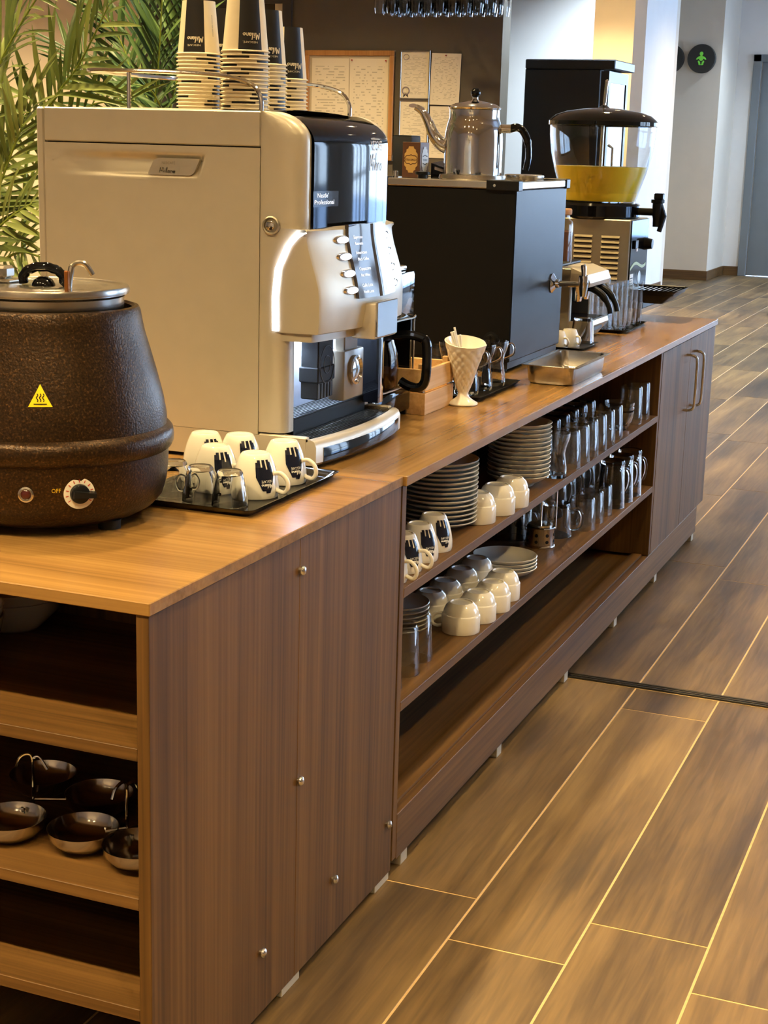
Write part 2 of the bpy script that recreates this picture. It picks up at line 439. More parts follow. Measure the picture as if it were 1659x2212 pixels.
M['curtain'] = plain('dark_curtain', srgb(40, 44, 56), 0.9)
M['ground'] = plain('outdoor_paving', srgb(205, 208, 212), 0.9)
M['leaf'] = None
def leaf_mat(name, a, b):
    g = NG(name)
    oi = g.n('ShaderNodeObjectInfo'); g.l(g.ramp(oi.outputs['Random'], [(0.0, a), (1.0, b)]), g.b.inputs['Base Color'])
    g.b.inputs['Roughness'].default_value = 0.38
    g.b.inputs['Subsurface Weight'].default_value = 0.0
    return g.mat
M['leaf'] = leaf_mat('palm_leaf', srgb(92, 112, 54), srgb(152, 164, 92))
M['leaf_dark'] = leaf_mat('palm_leaf_deep', srgb(56, 88, 48), srgb(102, 130, 74))
M['stem'] = plain('palm_stem', srgb(140, 158, 60), 0.45)

def document(name, seed, dark=0.45, cols=2):
    """printed sheet: rows of short grey lines"""
    g = NG(name)
    tc = g.n('ShaderNodeTexCoord'); mp = g.n('ShaderNodeMapping'); mp.inputs['Scale'].default_value = (1, 1, 1)
    g.l(tc.outputs['Generated'], mp.inputs[0]); sp = g.n('ShaderNodeSeparateXYZ'); g.l(mp.outputs[0], sp.inputs[0])
    rows = g.n('ShaderNodeMath', operation='MULTIPLY'); rows.inputs[1].default_value = 34.0; g.l(sp.outputs['Z'], rows.inputs[0])
    fr = g.n('ShaderNodeMath', operation='FRACT'); g.l(rows.outputs[0], fr.inputs[0])
    lt = g.n('ShaderNodeMath', operation='LESS_THAN'); lt.inputs[1].default_value = 0.42; g.l(fr.outputs[0], lt.inputs[0])
    fl = g.n('ShaderNodeMath', operation='FLOOR'); g.l(rows.outputs[0], fl.inputs[0])
    cb = g.n('ShaderNodeCombineXYZ'); mx_ = g.n('ShaderNodeMath', operation='MULTIPLY'); mx_.inputs[1].default_value = 7.0
    g.l(sp.outputs['X'], mx_.inputs[0]); g.l(mx_.outputs[0], cb.inputs[0]); g.l(fl.outputs[0], cb.inputs[1]); cb.inputs[2].default_value = seed
    nz = g.n('ShaderNodeTexNoise', Scale=1.0, Detail=1.0); g.l(cb.outputs[0], nz.inputs['Vector'])
    gt = g.n('ShaderNodeMath', operation='GREATER_THAN'); gt.inputs[1].default_value = 0.52; g.l(nz.outputs[0], gt.inputs[0])
    mu = g.n('ShaderNodeMath', operation='MULTIPLY'); g.l(lt.outputs[0], mu.inputs[0]); g.l(gt.outputs[0], mu.inputs[1])
    # clear margins
    def band(sock, a, b):
        m1 = g.n('ShaderNodeMath', operation='GREATER_THAN'); m1.inputs[1].default_value = a; g.l(sock, m1.inputs[0])
        m2 = g.n('ShaderNodeMath', operation='LESS_THAN'); m2.inputs[1].default_value = b; g.l(sock, m2.inputs[0])
        m3 = g.n('ShaderNodeMath', operation='MULTIPLY'); g.l(m1.outputs[0], m3.inputs[0]); g.l(m2.outputs[0], m3.inputs[1]); return m3
    a = band(sp.outputs['X'], 0.1, 0.9); b = band(sp.outputs['Z'], 0.08, 0.92)
    ab = g.n('ShaderNodeMath', operation='MULTIPLY'); g.l(a.outputs[0], ab.inputs[0]); g.l(b.outputs[0], ab.inputs[1])
    al = g.n('ShaderNodeMath', operation='MULTIPLY'); g.l(mu.outputs[0], al.inputs[0]); g.l(ab.outputs[0], al.inputs[1])
    g.l(g.ramp(al.outputs[0], [(0.0, srgb(226, 216, 194)), (1.0, srgb(190, 180, 158))]), g.b.inputs['Base Color'])
    g.b.inputs['Roughness'].default_value = 0.7
    return g.mat
# ------------------------------------------------------------------ floor
PX0, PW, PL = 0.1655, 0.2015, 1.204
STRIP = (2.028, 2.064)
mb = MB().box(-7, 4.75, -4.1, 16.2, -0.14, -0.0008)
floor = struct('floor', mb, M['grout'], smooth=0)
_pm = {}
def plank_mesh(w, l):
    key = (round(w, 4), round(l, 3))
    if key not in _pm:
        b = MB(); c = 0.0003
        b.add([(x, y, z) for z, d in ((-0.0008, 0), (-c, 0), (0, c)) for x, y in ((d, d), (w - d, d), (w - d, l - d), (d, l - d))],
              [(0, 1, 5, 4), (1, 2, 6, 5), (2, 3, 7, 6), (3, 0, 4, 7), (4, 5, 9, 8), (5, 6, 10, 9), (6, 7, 11, 10), (7, 4, 8, 11), (8, 9, 10, 11)])
        _pm[key] = mesh('floor_plank', b, M['plank'], smooth=0)
    return _pm[key]
field = MB(); G = 0.0021
for k in range(-36, 23):
    xa = PX0 + PW * k
    if xa < -7 or xa + PW > 4.7: continue
    off = 0.668 if k % 2 == 0 else 0.822
    spans = []
    for n in range(-5, 14):
        a, b = off + PL * n, off + PL * (n + 1)
        if b > STRIP[0] and a < STRIP[1]:            # the metal joint interrupts the boards
            if a < STRIP[0] - 0.05: spans.append((a, STRIP[0] - 0.003))
            if b + 0.045 > STRIP[1] + 0.05: spans.append((STRIP[1] + 0.003, b + 0.045))
        elif a >= STRIP[1]: spans.append((a + 0.045, b + 0.045))
        else: spans.append((a, b))
    for a, b in spans:
        if b < -4 or a > 16.1: continue
        seen = (b > 0.15 and xa < 1.05 - 0.152 * (a - 0.5) and xa + PW > (-0.25 if b < 3.4 else -2.75)
                and a < 15.4 and not (xa + PW < -1.4 and b < 6.5) and not (xa + PW < -2.2 and b < 9))
        if seen:
            o = bpy.data.objects.new('floor_plank', plank_mesh(PW - 2 * G, b - a - 2 * G)); COL.objects.link(o)
            o.parent = floor; o.location = (xa + G, a + G, 0)
        else:
            field.box(xa + G, xa + PW - G, a + G, b - G, -0.0008, 0)
part('floor_plank_field', field, M['plank'], floor, smooth=0, kind='stuff')
b = MB()
b.box(-0.9, 4.6, STRIP[0], STRIP[1], -0.0012, 0.001)
M['strip'] = plain('bronze_joint_strip', srgb(62, 56, 46), 0.45, 0.6)
jp = part('joint_strip', b, M['strip'], floor, smooth=0)
for y0 in (2.031, 2.043, 2.055):
    part('strip_rib', MB().box(-0.9, 4.6, y0, y0 + 0.006, 0.001, 0.0032, bev=0.001), M['strip'], jp)

# ------------------------------------------------------------------ ceiling and lamps
ceiling = struct('ceiling', MB().box(-7, 4.75, -4.1, 16.2, CEIL_Z, CEIL_Z + 0.12), M['ceil'], smooth=0)
ring = mesh('downlight_ring', MB().lathe([(0.052, 0), (0.052, -0.004), (0.066, -0.006), (0.075, 0.0)], n=28), M['chrome'])
lens = mesh('downlight_lens', MB().lathe([(0.0, -0.002), (0.052, -0.002)], n=28), M['lamp_disc'])
for x, y, w in LAMPS:
    r = bpy.data.objects.new('downlight', ring); COL.objects.link(r); r.parent = ceiling; r.location = (x, y, CEIL_Z)
    d = bpy.data.objects.new('lamp_lens', lens); COL.objects.link(d); d.parent = r   # the lit disc of the lamp
    ld = bpy.data.lights.new('downlight_beam', 'SPOT'); ld.energy = w; ld.color = (0.68, 0.84, 1.0) if (x, y) in COOL_FILL else WARM; ld.spot_size = math.radians(124); ld.spot_blend = 0.7
    ld.shadow_soft_size = 0.05
    lo = bpy.data.objects.new('downlight_beam', ld); COL.objects.link(lo); lo.location = (x, y, CEIL_Z - 0.02); lo.parent = None

# ------------------------------------------------------------------ walls
def wall(name, x0, x1, y0, y1, m, z0=0.0, z1=CEIL_Z): return struct(name, MB().box(x0, x1, y0, y1, z0, z1), M[m], smooth=0)
wall('wall_left', -7.12, -7.0, -4.1, 9.1, 'wall_beige')
wall('wall_near', -7.0, 4.6, -4.22, -4.1, 'wall_beige')
wall('wall_back_left', -7.0, -4.5, 7.6, 7.75, 'wall_beige')
wall('wall_back', -3.43, -2.06, 7.6, 7.75, 'wall_dark')
wall('wall_passage_left', -3.55, -3.43, 7.6, 12.9, 'wall_beige')
wall('wall_passage', -3.43, -1.885, 9.0, 9.02, 'wall_white')
wall('wall_recess', -3.43, -2.16, 12.9, 13.02, 'wall_beige')
wall('wall_stub', -2.26, -2.16, 11.72, 12.9, 'wall_white')
wall('wall_sign', -3.55, -2.03, 14.5, 15.4, 'wall_beige')
wall('wall_end', -2.03, -1.86, 15.4, 15.55, 'wall_white')
ex0, ex1, ez0, ez1 = END_WIN
struct('wall_end_right', MB().box(-0.72, ex0, 15.4, 15.55, 0, CEIL_Z).box(ex1, 4.6, 15.4, 15.55, 0, CEIL_Z).box(ex0, ex1, 15.4, 15.55, ez1, CEIL_Z).box(ex0, ex1, 15.4, 15.55, 0, ez0), M['wall_white'], smooth=0)
mull = [ex0 + (ex1 - ex0) * k / 4 for k in range(5)]
fm_ = MB().box(ex0, ex1, 15.44, 15.5, ez0, ez0 + .06).box(ex0, ex1, 15.44, 15.5, ez1 - .06, ez1)
for x in mull: fm_.box(max(ex0, x - .03), min(ex1, x + .03), 15.44, 15.5, ez0 + .06, ez1 - .06)
w9 = struct('window_9', fm_, M['frame_dark'], smooth=0)
for a, b_ in zip(mull[:-1], mull[1:]): part('pane', MB().box(a + .03, b_ - .03, 15.465, 15.471, ez0 + .06, ez1 - .06), M['pane'], w9, smooth=0)
wall('wall_end_head', -1.86, -0.72, 15.4, 15.55, 'wall_white', 2.26)
wall('wall_recess_link', -3.55, -3.43, 13.02, 14.5, 'wall_beige')
def skirting(name, x0, x1, y0, y1): struct(name, MB().box(x0, x1, y0, y1, 0, 0.095, bev=0.003), M['skirt'])
skirting('baseboard_sign', -3.4, -2.018, 14.488, 14.5); skirting('baseboard_return', -2.03, -2.018, 14.5, 15.388)
skirting('baseboard_end', -2.018, -1.86, 15.388, 15.4); skirting('baseboard_stub', -2.16, -2.148, 11.708, 12.9)
skirting('baseboard_stub_front', -2.26, -2.148, 11.708, 11.72); skirting('baseboard_passage', -3.4, -1.885, 8.988, 9.0)
# door in the end wall
d = struct('door_1', MB().box(-1.80, -0.78, 15.42, 15.46, 0.008, 2.2), M['door_grey'], smooth=0)
part('door_frame', MB().box(-1.86, -1.78, 15.36, 15.44, 0, 2.26, bev=0.004).box(-0.80, -0.72, 15.36, 15.44, 0, 2.26, bev=0.004).box(-1.86, -0.72, 15.36, 15.44, 2.19, 2.26, bev=0.004), M['door_grey'], d)
part('door_edge_trim', MB().box(-1.782, -1.772, 15.40, 15.42, 0.008, 2.19), M['steel'], d)
part('door_handle', MB().tube([(-0.9, 15.42, 1.02), (-0.9, 15.37, 1.02), (-1.02, 15.37, 1.02)], 0.009), M['steel'], d)
# window beside the palm
w1 = struct('window_1', MB().box(-4.5, -4.24, 7.58, 7.75, 0, CEIL_Z).box(-3.49, -3.43, 7.58, 7.75, 0, CEIL_Z).box(-4.24, -3.49, 7.58, 7.75, 2.10, CEIL_Z).box(-4.24, -3.49, 7.58, 7.75, 0, 0.3), M['frame_dark'], smooth=0)
part('window_sash', MB().box(-4.24, -4.20, 7.62, 7.68, 0.3, 2.1).box(-3.53, -3.49, 7.62, 7.68, 0.3, 2.1).box(-4.2, -3.53, 7.62, 7.68, 2.06, 2.1).box(-4.2, -3.53, 7.62, 7.68, 0.3, 0.36).box(-4.2, -3.53, 7.63, 7.67, 1.955, 1.975), M['frame_dark'], w1, smooth=0)
part('pane', MB().box(-4.2, -3.53, 7.645, 7.651, 0.36, 2.06), M['pane'], w1, smooth=0)
# glazed wall on the right
g = MB().box(WIN_X, WIN_X + 0.15, -4.1, 16.1, 0, WIN_Z[0]).box(WIN_X, WIN_X + 0.15, -4.1, 16.1, WIN_Z[1], CEIL_Z)
prev = -4.1
for ya, yb in WIN_SPANS: g.box(WIN_X, WIN_X + 0.15, prev, ya, WIN_Z[0], WIN_Z[1]); prev = yb
g.box(WIN_X, WIN_X + 0.15, prev, 16.1, WIN_Z[0], WIN_Z[1])
struct('wall_right', g, M['wall_white'], smooth=0)
for k, (ya, yb) in enumerate(WIN_SPANS):
    z0, z1 = WIN_Z; ym = (ya + yb) / 2
    f = struct('window_%d' % (k + 2), MB().box(WIN_X + .03, WIN_X + .1, ya, ya + .05, z0, z1).box(WIN_X + .03, WIN_X + .1, yb - .05, yb, z0, z1).box(WIN_X + .03, WIN_X + .1, ya, yb, z0, z0 + .06).box(WIN_X + .03, WIN_X + .1, ya, yb, z1 - .06, z1).box(WIN_X + .03, WIN_X + .1, ym - .03, ym + .03, z0, z1).box(WIN_X + .03, WIN_X + .1, ya, yb, 0.95, 1.0), M['frame_dark'], smooth=0)
    for a, b_ in ((ya + .05, ym - .03), (ym + .03, yb - .05)):
        for c, d_ in ((z0 + .06, .95), (1.0, z1 - .06)):
            part('pane', MB().box(WIN_X + .06, WIN_X + .066, a, b_, c, d_), M['pane'], f, smooth=0)
gp = struct('outdoor_ground', MB().box(4.8, 40, -20, 40, -0.3, -0.2).box(-20, 4.7, 16.3, 40, -0.3, -0.2), M['ground'], smooth=0)
# ------------------------------------------------------------------ worktops and cabinets
TOP = 0.735; TH = 0.018
b = MB().box(-0.76, 0.0, -0.003, 0.832, TOP - 0.017, TOP, bev=0.0012)
solo('worktop', b, [M['wood_topx']], 'walnut worktop slab carrying the bronze soup kettle and cup tray', 'worktop', (-0.38, 0.41, TOP - 0.017))
b = MB().box(-0.76, 0.006, 0.834, 3.70, TOP - 0.018, TOP, bev=0.0012)
solo('worktop', b, [M['wood_top']], 'long walnut worktop slab carrying the black boiler and juice dispenser', 'worktop', (-0.38, 2.26, TOP - 0.018))

ca = thing('open_cabinet', 'near walnut cabinet with open end shelves holding steel bowls', 'cabinet', (-0.38, 0.42, 0))
zb = 0.014; zt = TOP - 0.017
part('side_panel', MB().box(-0.021, -0.003, 0.0, 0.430, zb, zt, bev=0.0008), M['wood_z'], ca)
part('side_panel', MB().box(-0.021, -0.003, 0.4312, 0.832, zb, zt, bev=0.0008), M['wood_z'], ca)
part('side_panel', MB().box(-0.757, -0.739, 0.0, 0.832, zb, zt, bev=0.0008), M['wood_z'], ca)
part('back_panel', MB().box(-0.739, -0.021, 0.440, 0.458, zb, zt), M['wood_z'], ca)
part('rear_panel', MB().box(-0.739, -0.021, 0.812, 0.832, zb, zt), M['wood_z'], ca)
for z in (0.544, 0.342, 0.186):
    part('shelf', MB().box(-0.738, -0.0215, 0.001, 0.44, z - 0.017, z, bev=0.0008), M['wood_x'], ca)
cap_prof = [(0.0, 0.0105), (0.004, 0.0098), (0.0066, 0.0078), (0.0076, 0.005), (0.0074, 0.0035), (0.0045, 0.003), (0.0045, 0.0)]
cap_m = mesh('screw_cap', MB().lathe(cap_prof, n=20, axis='x'), M['chrome'])
for y, z in ((0.429, 0.670), (0.433, 0.340), (0.807, 0.114), (0.573, 0.115), (0.311, 0.116)):
    o = bpy.data.objects.new('screw_cap', cap_m); COL.objects.link(o); o.parent = ca; o.location = Vector((-0.003, y, z)) - ca.location
    o['label'] = 'round chrome screw cap'
for y in (0.42, 0.795, 0.04):
    part('foot_pad', MB().box(-0.05, -0.004, y - 0.032, y + 0.032, 0, zb, bev=0.001), M['white_pad'], ca)
for y in (0.05, 0.79):
    part('foot_pad', MB().box(-0.75, -0.70, y - 0.03, y + 0.03, 0, zb, bev=0.001), M['white_pad'], ca)

cb = thing('open_cabinet', 'long walnut cabinet with open shelves of crockery and two doors', 'cabinet', (-0.38, 2.27, 0))
zt = TOP - 0.018
part('side_panel', MB().box(-0.74, -0.002, 0.836, 0.854, 0.03, zt), M['wood_z'], cb)
part('divider_panel', MB().box(-0.74, -0.001, 2.862, 2.882, 0.115, zt, bev=0.0008), M['wood_z'], cb)
part('side_panel', MB().box(-0.74, -0.019, 3.676, 3.694, 0.115, zt, bev=0.0008), M['wood_z'], cb)
part('back_panel', MB().box(-0.74, -0.722, 0.854, 3.676, 0.03, zt), M['wood_z'], cb)
part('shelf', MB().box(-0.722, -0.001, 0.854, 2.862, 0.515, 0.533, bev=0.0008), M['wood_y'], cb)
part('shelf', MB().box(-0.722, -0.001, 0.854, 2.862, 0.307, 0.325, bev=0.0008), M['wood_y'], cb)
part('bottom_board', MB().box(-0.722, -0.021, 0.854, 3.676, 0.088, 0.106), M['wood_y'], cb)
part('shelf', MB().box(-0.722, -0.021, 2.882, 3.676, 0.40, 0.418), M['wood_y'], cb)
part('plinth_board', MB().box(-0.020, -0.001, 0.854, 3.60, 0.026, 0.113, bev=0.0008), M['wood_y'], cb)
part('plinth_rail', MB().box(-0.05, -0.021, 0.854, 3.60, 0.106, 0.118), M['wood_y'], cb)
for y0, y1, hy in ((2.8835, 3.290, 3.235), (3.2925, 3.693, 3.345)):
    dr = part('door', MB().box(-0.018, 0.0, y0, y1, 0.115, 0.7125, bev=0.0008), M['wood_z'], cb)
    h = MB().tube(smooth_path([(0.0, hy, 0.668), (0.014, hy, 0.668), (0.026, hy, 0.664), (0.032, hy, 0.652), (0.033, hy, 0.60), (0.033, hy, 0.55), (0.032, hy, 0.512), (0.026, hy, 0.50), (0.014, hy, 0.496), (0.0, hy, 0.496)], 4), 0.0042, 10)
    part('door_handle', h, M['chrome'], dr, label='chrome bow handle')
for y in (0.902, 1.466, 1.999, 2.501, 3.004, 3.571):
    part('foot_pad', MB().box(-0.045, -0.004, y - 0.016, y + 0.016, 0, 0.026, bev=0.001), M['white_pad'], cb)
for y in (0.902, 2.2, 3.571):
    part('foot_pad', MB().box(-0.73, -0.69, y - 0.022, y + 0.022, 0, 0.03, bev=0.001), M['white_pad'], cb)
# ------------------------------------------------------------------ bean-to-cup coffee machine
cm = thing('coffee_machine', 'large champagne coloured coffee machine with lit drink buttons and chrome top rail', 'coffee machine', (-0.43, 0.995, TOP))
YN, YF, YC = 0.80, 1.19, 0.995
def mir(p): return (p[0], 2 * YC - p[1], p[2])
# body core
part('body', MB().box(-0.684, -0.262, YN + 0.012, YF - 0.012, 0.746, 1.318), M['silver_dark'], cm)
part('rear_cover', MB().box(-0.692, -0.6762, YN, YF, 0.748, 1.3245, bev=0.003), M['silver_paint'], cm)
# side panel with a hand recess that deepens towards the badge
def recess(x, z):
    u = sstep(-0.650, -0.50, x)
    zt_, zb_ = 1.253, 1.2125
    right = 1.0 - sstep(-0.372, -0.364, x - 0.35 * (z - 1.235))
    up = 1.0 - sstep(zt_ - 0.013, zt_ + 0.001, z); dn = sstep(zb_ - 0.0005, zb_ + 0.006, z)
    slope = sstep(zb_, zt_ - 0.006, z)
    return 0.010 * u * right * up * dn * (0.35 + 0.65 * slope)
def grid_lines(a, b, fine):
    xs = [a]
    x = a
    while x < b - 1e-6:
        st = 0.003 if any(f0 - 1e-6 <= x < f1 for f0, f1 in fine) else 0.02
        x = min(b, x + st); xs.append(x)
    return xs
xs = grid_lines(-0.6755, -0.2575, [(-0.39, -0.345)]); zs = grid_lines(0.7875, 1.2655, [(1.205, 1.258)])
rows = [[(x, YN + recess(x, z), z) for x in xs] for z in zs]
pm = MB().loft(rows)
for seq in ([rows[0][i] for i in range(len(xs))], [rows[-1][i] for i in range(len(xs))], [r[0] for r in rows], [r[-1] for r in rows]):
    pm.loft([seq, [(p[0], YN + 0.012, p[2]) for p in seq]])
sp = part('side_panel', pm, M['silver_paint'], cm)
part('side_panel', MB().box(-0.6755, -0.2575, YF - 0.012, YF, 0.7875, 1.2655, bev=0.0015), M['silver_paint'], cm)
# badge in the recess
def rpoly(pts, r, k=5):
    out = []; n = len(pts)
    for i in range(n):
        p, a, b_ = Vector(pts[i]), Vector(pts[i - 1]), Vector(pts[(i + 1) % n])
        ri = r[i] if isinstance(r, (list, tuple)) else r
        pa = p + (a - p).normalized() * ri; pb = p + (b_ - p).normalized() * ri
        for j in range(k + 1):
            t = j / k; out.append(tuple((1 - t) ** 2 * pa + 2 * t * (1 - t) * p + t * t * pb))
    return out
bp = rpoly([(-0.470, 1.2165), (-0.383, 1.2165), (-0.369, 1.2445), (-0.456, 1.2445)], [0.004, 0.010, 0.004, 0.010])
bd = part('badge', MB().prism(bp, 'y', YN - 0.0005, YN + 0.009), M['badge'], sp)
tb = MB(); fn = lambda s, t: (-0.446 + s, YN - 0.0012, t)
put_text(tb, 'NESCAFÉ', fn, 0.0062, 0.004, 1.2345, width=0.026)
put_script(tb, fn, 0.0, 1.2205, 0.0085, 0.1, xs=1.9)
part('embossed_letters', tb, M['satin_steel'], bd, smooth=0)
# upper band and top lid
for ya_, yb_ in ((YN, YN + 0.014), (YF - 0.014, YF)):
    part('top_band', MB().box(-0.6755, -0.2575, ya_, yb_, 1.2675, 1.3245, bev=0.002), M['silver_paint'], cm)
tl = [[(x, y, 1.3235 + 0.006 * sstep(-0.69, -0.62, x) * (1 - ((y - YC) / 0.2) ** 2)) for y in [YN + 0.003 + i * (YF - YN - 0.006) / 12 for i in range(13)]] for x in [-0.688 + i * 0.43 / 16 for i in range(17)]]
part('top_lid', MB().loft(tl), M['silver_paint'], cm)
# front cheeks: rounded columns either side of the display
def xf(z):
    if z > 1.278:
        t = min(1.0, (z - 1.278) / 0.048); return -0.180 - 0.077 * (1 - math.sqrt(max(0.0, 1 - t * t)) if t < 1 else 1.0)
    return -0.180
def cheek():
    zs = [0.792, 0.80, 0.90, 0.955, 0.97, 1.0, 1.03, 1.06, 1.09, 1.115, 1.135, 1.16, 1.20, 1.245, 1.278, 1.288, 1.297, 1.305, 1.312, 1.317, 1.321, 1.3235, 1.3245]
    rows = []
    for z in zs:
        f = xf(z)
        # lower down the column steps back behind the button housing
        lo = -0.207; f2 = smin(lo, f, sstep(1.085, 1.135, z)); w = f2 + 0.2565
        w = max(w, 0.0005)
        plan = [(-0.2565, YN + 0.03), (-0.2565, YN + 0.001), (-0.2565 + w * 0.12, YN), (-0.2565 + w * 0.45, YN + 0.001), (-0.2565 + w * 0.72, YN + 0.004),
                (-0.2565 + w * 0.9, YN + 0.010), (-0.2565 + w, YN + 0.022), (-0.2565 + w * 0.99, YN + 0.036), (-0.2565 + w * 0.2, YN + 0.036)]
        rows.append([(x, y, z) for x, y in plan])
    return rows
rw = cheek()
ch = part('front_cheek', MB().loft(rw, closed=True, cap0=True, cap1=True), M['silver_paint'], cm, smooth=50)
part('front_cheek', MB().loft([[mir(p) for p in r] for r in rw], closed=True, cap0=True, cap1=True), M['silver_paint'], cm, smooth=50)
lk = part('lock', MB().lathe([(0.0155, 0.0), (0.0155, -0.004), (0.0135, -0.0055), (0.0115, -0.005), (0.0105, -0.0025), (0.0, -0.0025)], (-0.235, YN, 1.141), 28, axis='y'), M['satin_steel'], ch, label='round chrome lock')
part('key_barrel', MB().lathe([(0.0075, -0.0022), (0.0075, -0.005), (0.006, -0.0058), (0.0, -0.0058)], (-0.236, YN, 1.141), 20, axis='y').box(-0.2365, -0.2355, YN - 0.0066, YN - 0.005, 1.137, 1.145), M['chrome'], lk)
# glossy display panel
YA, YB = YN + 0.034, YF - 0.034
def dx(y, z):
    return xf(min(z + 0.004, 1.322)) + 0.004 + 0.013 * (1 - ((y - YC) / ((YB - YA) / 2 + 0.01)) ** 2)
zs = [1.128, 1.14, 1.17, 1.20, 1.245, 1.27, 1.282, 1.292, 1.30, 1.307, 1.312, 1.316]
rows = [[(dx(y, z), y, z) for y in [YA + i * (YB - YA) / 20 for i in range(21)]] for z in zs]
rows.append([(-0.262, y, 1.3215) for y in [YA + i * (YB - YA) / 20 for i in range(21)]])
gp_ = part('display_panel', MB().loft(rows), M['gloss_black'], cm, label='glossy black display panel', smooth=60)
def on_panel(off=0.0006):
    return lambda s, t: (dx(s, t) + off, s, t)
tb = MB()
put_text(tb, 'NESCAFÉ', on_panel(), 0.024, 1.050, 1.2655, width=0.064)
tb.add([on_panel()(a, c) for a, c in ((1.054, 1.2845), (1.104, 1.2845), (1.104, 1.2858), (1.054, 1.2858))], [(0, 1, 2, 3)])
put_script(tb, on_panel(), 1.048, 1.231, 0.028, 0.07, xs=1.3)
part('brand_lettering', tb, M['print_white'], gp_, smooth=0)
lc = MB(); q = [0.832 + i * 0.083 / 8 for i in range(9)]
lc.loft([[(dx(y, z) + 0.0004, y, z) for y in q] for z in (1.172, 1.198)])
ls = part('lcd_screen', lc, M['lcd'], gp_)
tb = MB(); put_text(tb, "Nestle'", on_panel(0.0010), 0.0105, 0.843, 1.1875, width=0.036); put_text(tb, 'Professional', on_panel(0.0010), 0.0105, 0.834, 1.1765, width=0.064)
part('lcd_letters', tb, M['lcd_text'], ls, smooth=0)
# button housing
def strip_x(z):
    pts = [(0.955, -0.224), (0.971, -0.224), (1.025, -0.225), (1.071, -0.220), (1.11, -0.202), (1.125, -0.187), (1.134, -0.172)]
    for (za, xa), (zb_, xb) in zip(pts[:-1], pts[1:]):
        if za <= z <= zb_: return xa + (xb - xa) * (z - za) / (zb_ - za)
    return pts[-1][1] if z > 1.1 else pts[0][1]
def front_x(z): return -0.116 - 0.026 * sstep(0.99, 1.16, z) - 0.010 * (1 - sstep(0.955, 1.02, z))
def facet_x(z): return min(front_x(z) - 0.022, -0.146 - 0.026 * sstep(1.02, 1.134, z))
def pod_plan(z, ins=0.0):
    s, fc, fr = strip_x(z), facet_x(z), front_x(z)
    fc = max(fc, s + 0.002)
    half = [(s, YN + 0.001), (s + (fc - s) * 0.5, YN + 0.002), (fc - 0.003, YN + 0.006), (fc, YN + 0.012), (fc + (fr - fc) * 0.32, YN + 0.055), (fc + (fr - fc) * 0.60, YN + 0.10), (fc + (fr - fc) * 0.84, YN + 0.145), (fr + 0.002, YC)]
    half = [(x - ins, y + ins * 0.6 if i < 4 else y) for i, (x, y) in enumerate(half)]
    return half + [(x, 2 * YC - y) for x, y in reversed(half[:-1])]
zs = [0.966, 0.971, 0.985, 1.0, 1.02, 1.04, 1.06, 1.08, 1.10, 1.115, 1.125, 1.134]
rows = [[(x - 0.002, y, 0.9645) for x, y in pod_plan(0.966)]] + [[(x, y, z) for x, y in pod_plan(z)] for z in zs]
rows.append([(x - 0.012, y, 1.139) if 4 < i < 12 else (x - 0.003, y, 1.136) for i, (x, y) in enumerate(pod_plan(1.134))])
pd = MB().loft(rows)
pd.loft([rows[-1], [(-0.22, p[1], 1.137) for p in rows[-1]]])
pd.loft([rows[0], [(-0.26, min(max(p[1], YN + 0.04), YF - 0.04), 0.9645) for p in rows[0]]])
pod = part('button_housing', pd, M['silver_paint'], cm, smooth=28)
sk = [[(x - 0.006, y, z) for x, y in pod_plan(0.966, 0.008)] for z in (0.95, 0.965)]
sk2 = MB().loft(sk); sk2.loft([sk[0], [(-0.26, min(max(p[1], YN + 0.04), YF - 0.04), 0.95) for p in sk[0]]])
part('housing_skirt', sk2, M['silver_paint'], pod, smooth=28)
# lit edge of the housing on both sides
st = MB()
zz = [0.967 + i * (1.131 - 0.967) / 22 for i in range(23)]
rows = [[(strip_x(z) - 0.008, YN - 0.001, z), (strip_x(z) + 0.004, YN - 0.001, z), (strip_x(z) + 0.004, YN + 0.006, z), (strip_x(z) - 0.008, YN + 0.006, z)] for z in zz]
st.loft(rows, closed=True, cap0=True, cap1=True)
part('light_edge', st, M['led'], pod, label='white lit edge strip')
part('light_edge', MB().loft([[mir(p) for p in r] for r in rows], closed=True, cap0=True, cap1=True), M['led'], pod, label='white lit edge strip')
# surface of housing front by interpolation
def pod_x(y, z):
    pl = pod_plan(min(max(z, 0.97), 1.134))
    for (xa, ya), (xb, yb) in zip(pl[:-1], pl[1:]):
        if ya <= y <= yb: return xa + (xb - xa) * (y - ya) / (yb - ya + 1e-9)
    return pl[0][0]
# menu plate (dark print behind clear cover)
ya_, yb_ = 0.912, 1.078
def skew(y, z): return y
my = [ya_ + i * (yb_ - ya_) / 12 for i in range(13)]
mz = [1.018 + i * (1.142 - 1.018) / 8 for i in range(9)]
def menu_pt(y, z, off=0.006): return (pod_x(y, z) + off, y, z)
mr = [[menu_pt(y, z) for y in my] for z in mz]
mp_ = MB().loft(mr)
for seq in (mr[0], mr[-1], [r[0] for r in mr], [r[-1] for r in mr]): mp_.loft([seq, [(p[0] - 0.007, p[1], p[2]) for p in seq]])
M['menu'] = plain('menu_plate', srgb(66, 60, 56), 0.05)
menu = part('menu_plate', mp_, M['menu'], pod, label='dark glossy drink menu')
tb = MB(); fn = lambda s, t: menu_pt(s, t, 0.0066)
for (a, b_, c, d_), z in zip((('Espresso', 'Ristretto', 'Chocolate', 'Milk'), ('Americano', 'Black Coffee', 'Mocha', 'Macchiato'), ('Cappuccino', 'Flat White', 'Hot Water', 'Tea'), ('Caffè Latte', 'Vanilla Latte', 'Decaf', 'Extra')), (1.118, 1.092, 1.065, 1.037)):
    put_text(tb, a, fn, 0.008, 0.925, z); put_text(tb, b_, fn, 0.007, 0.927, z - 0.0105)
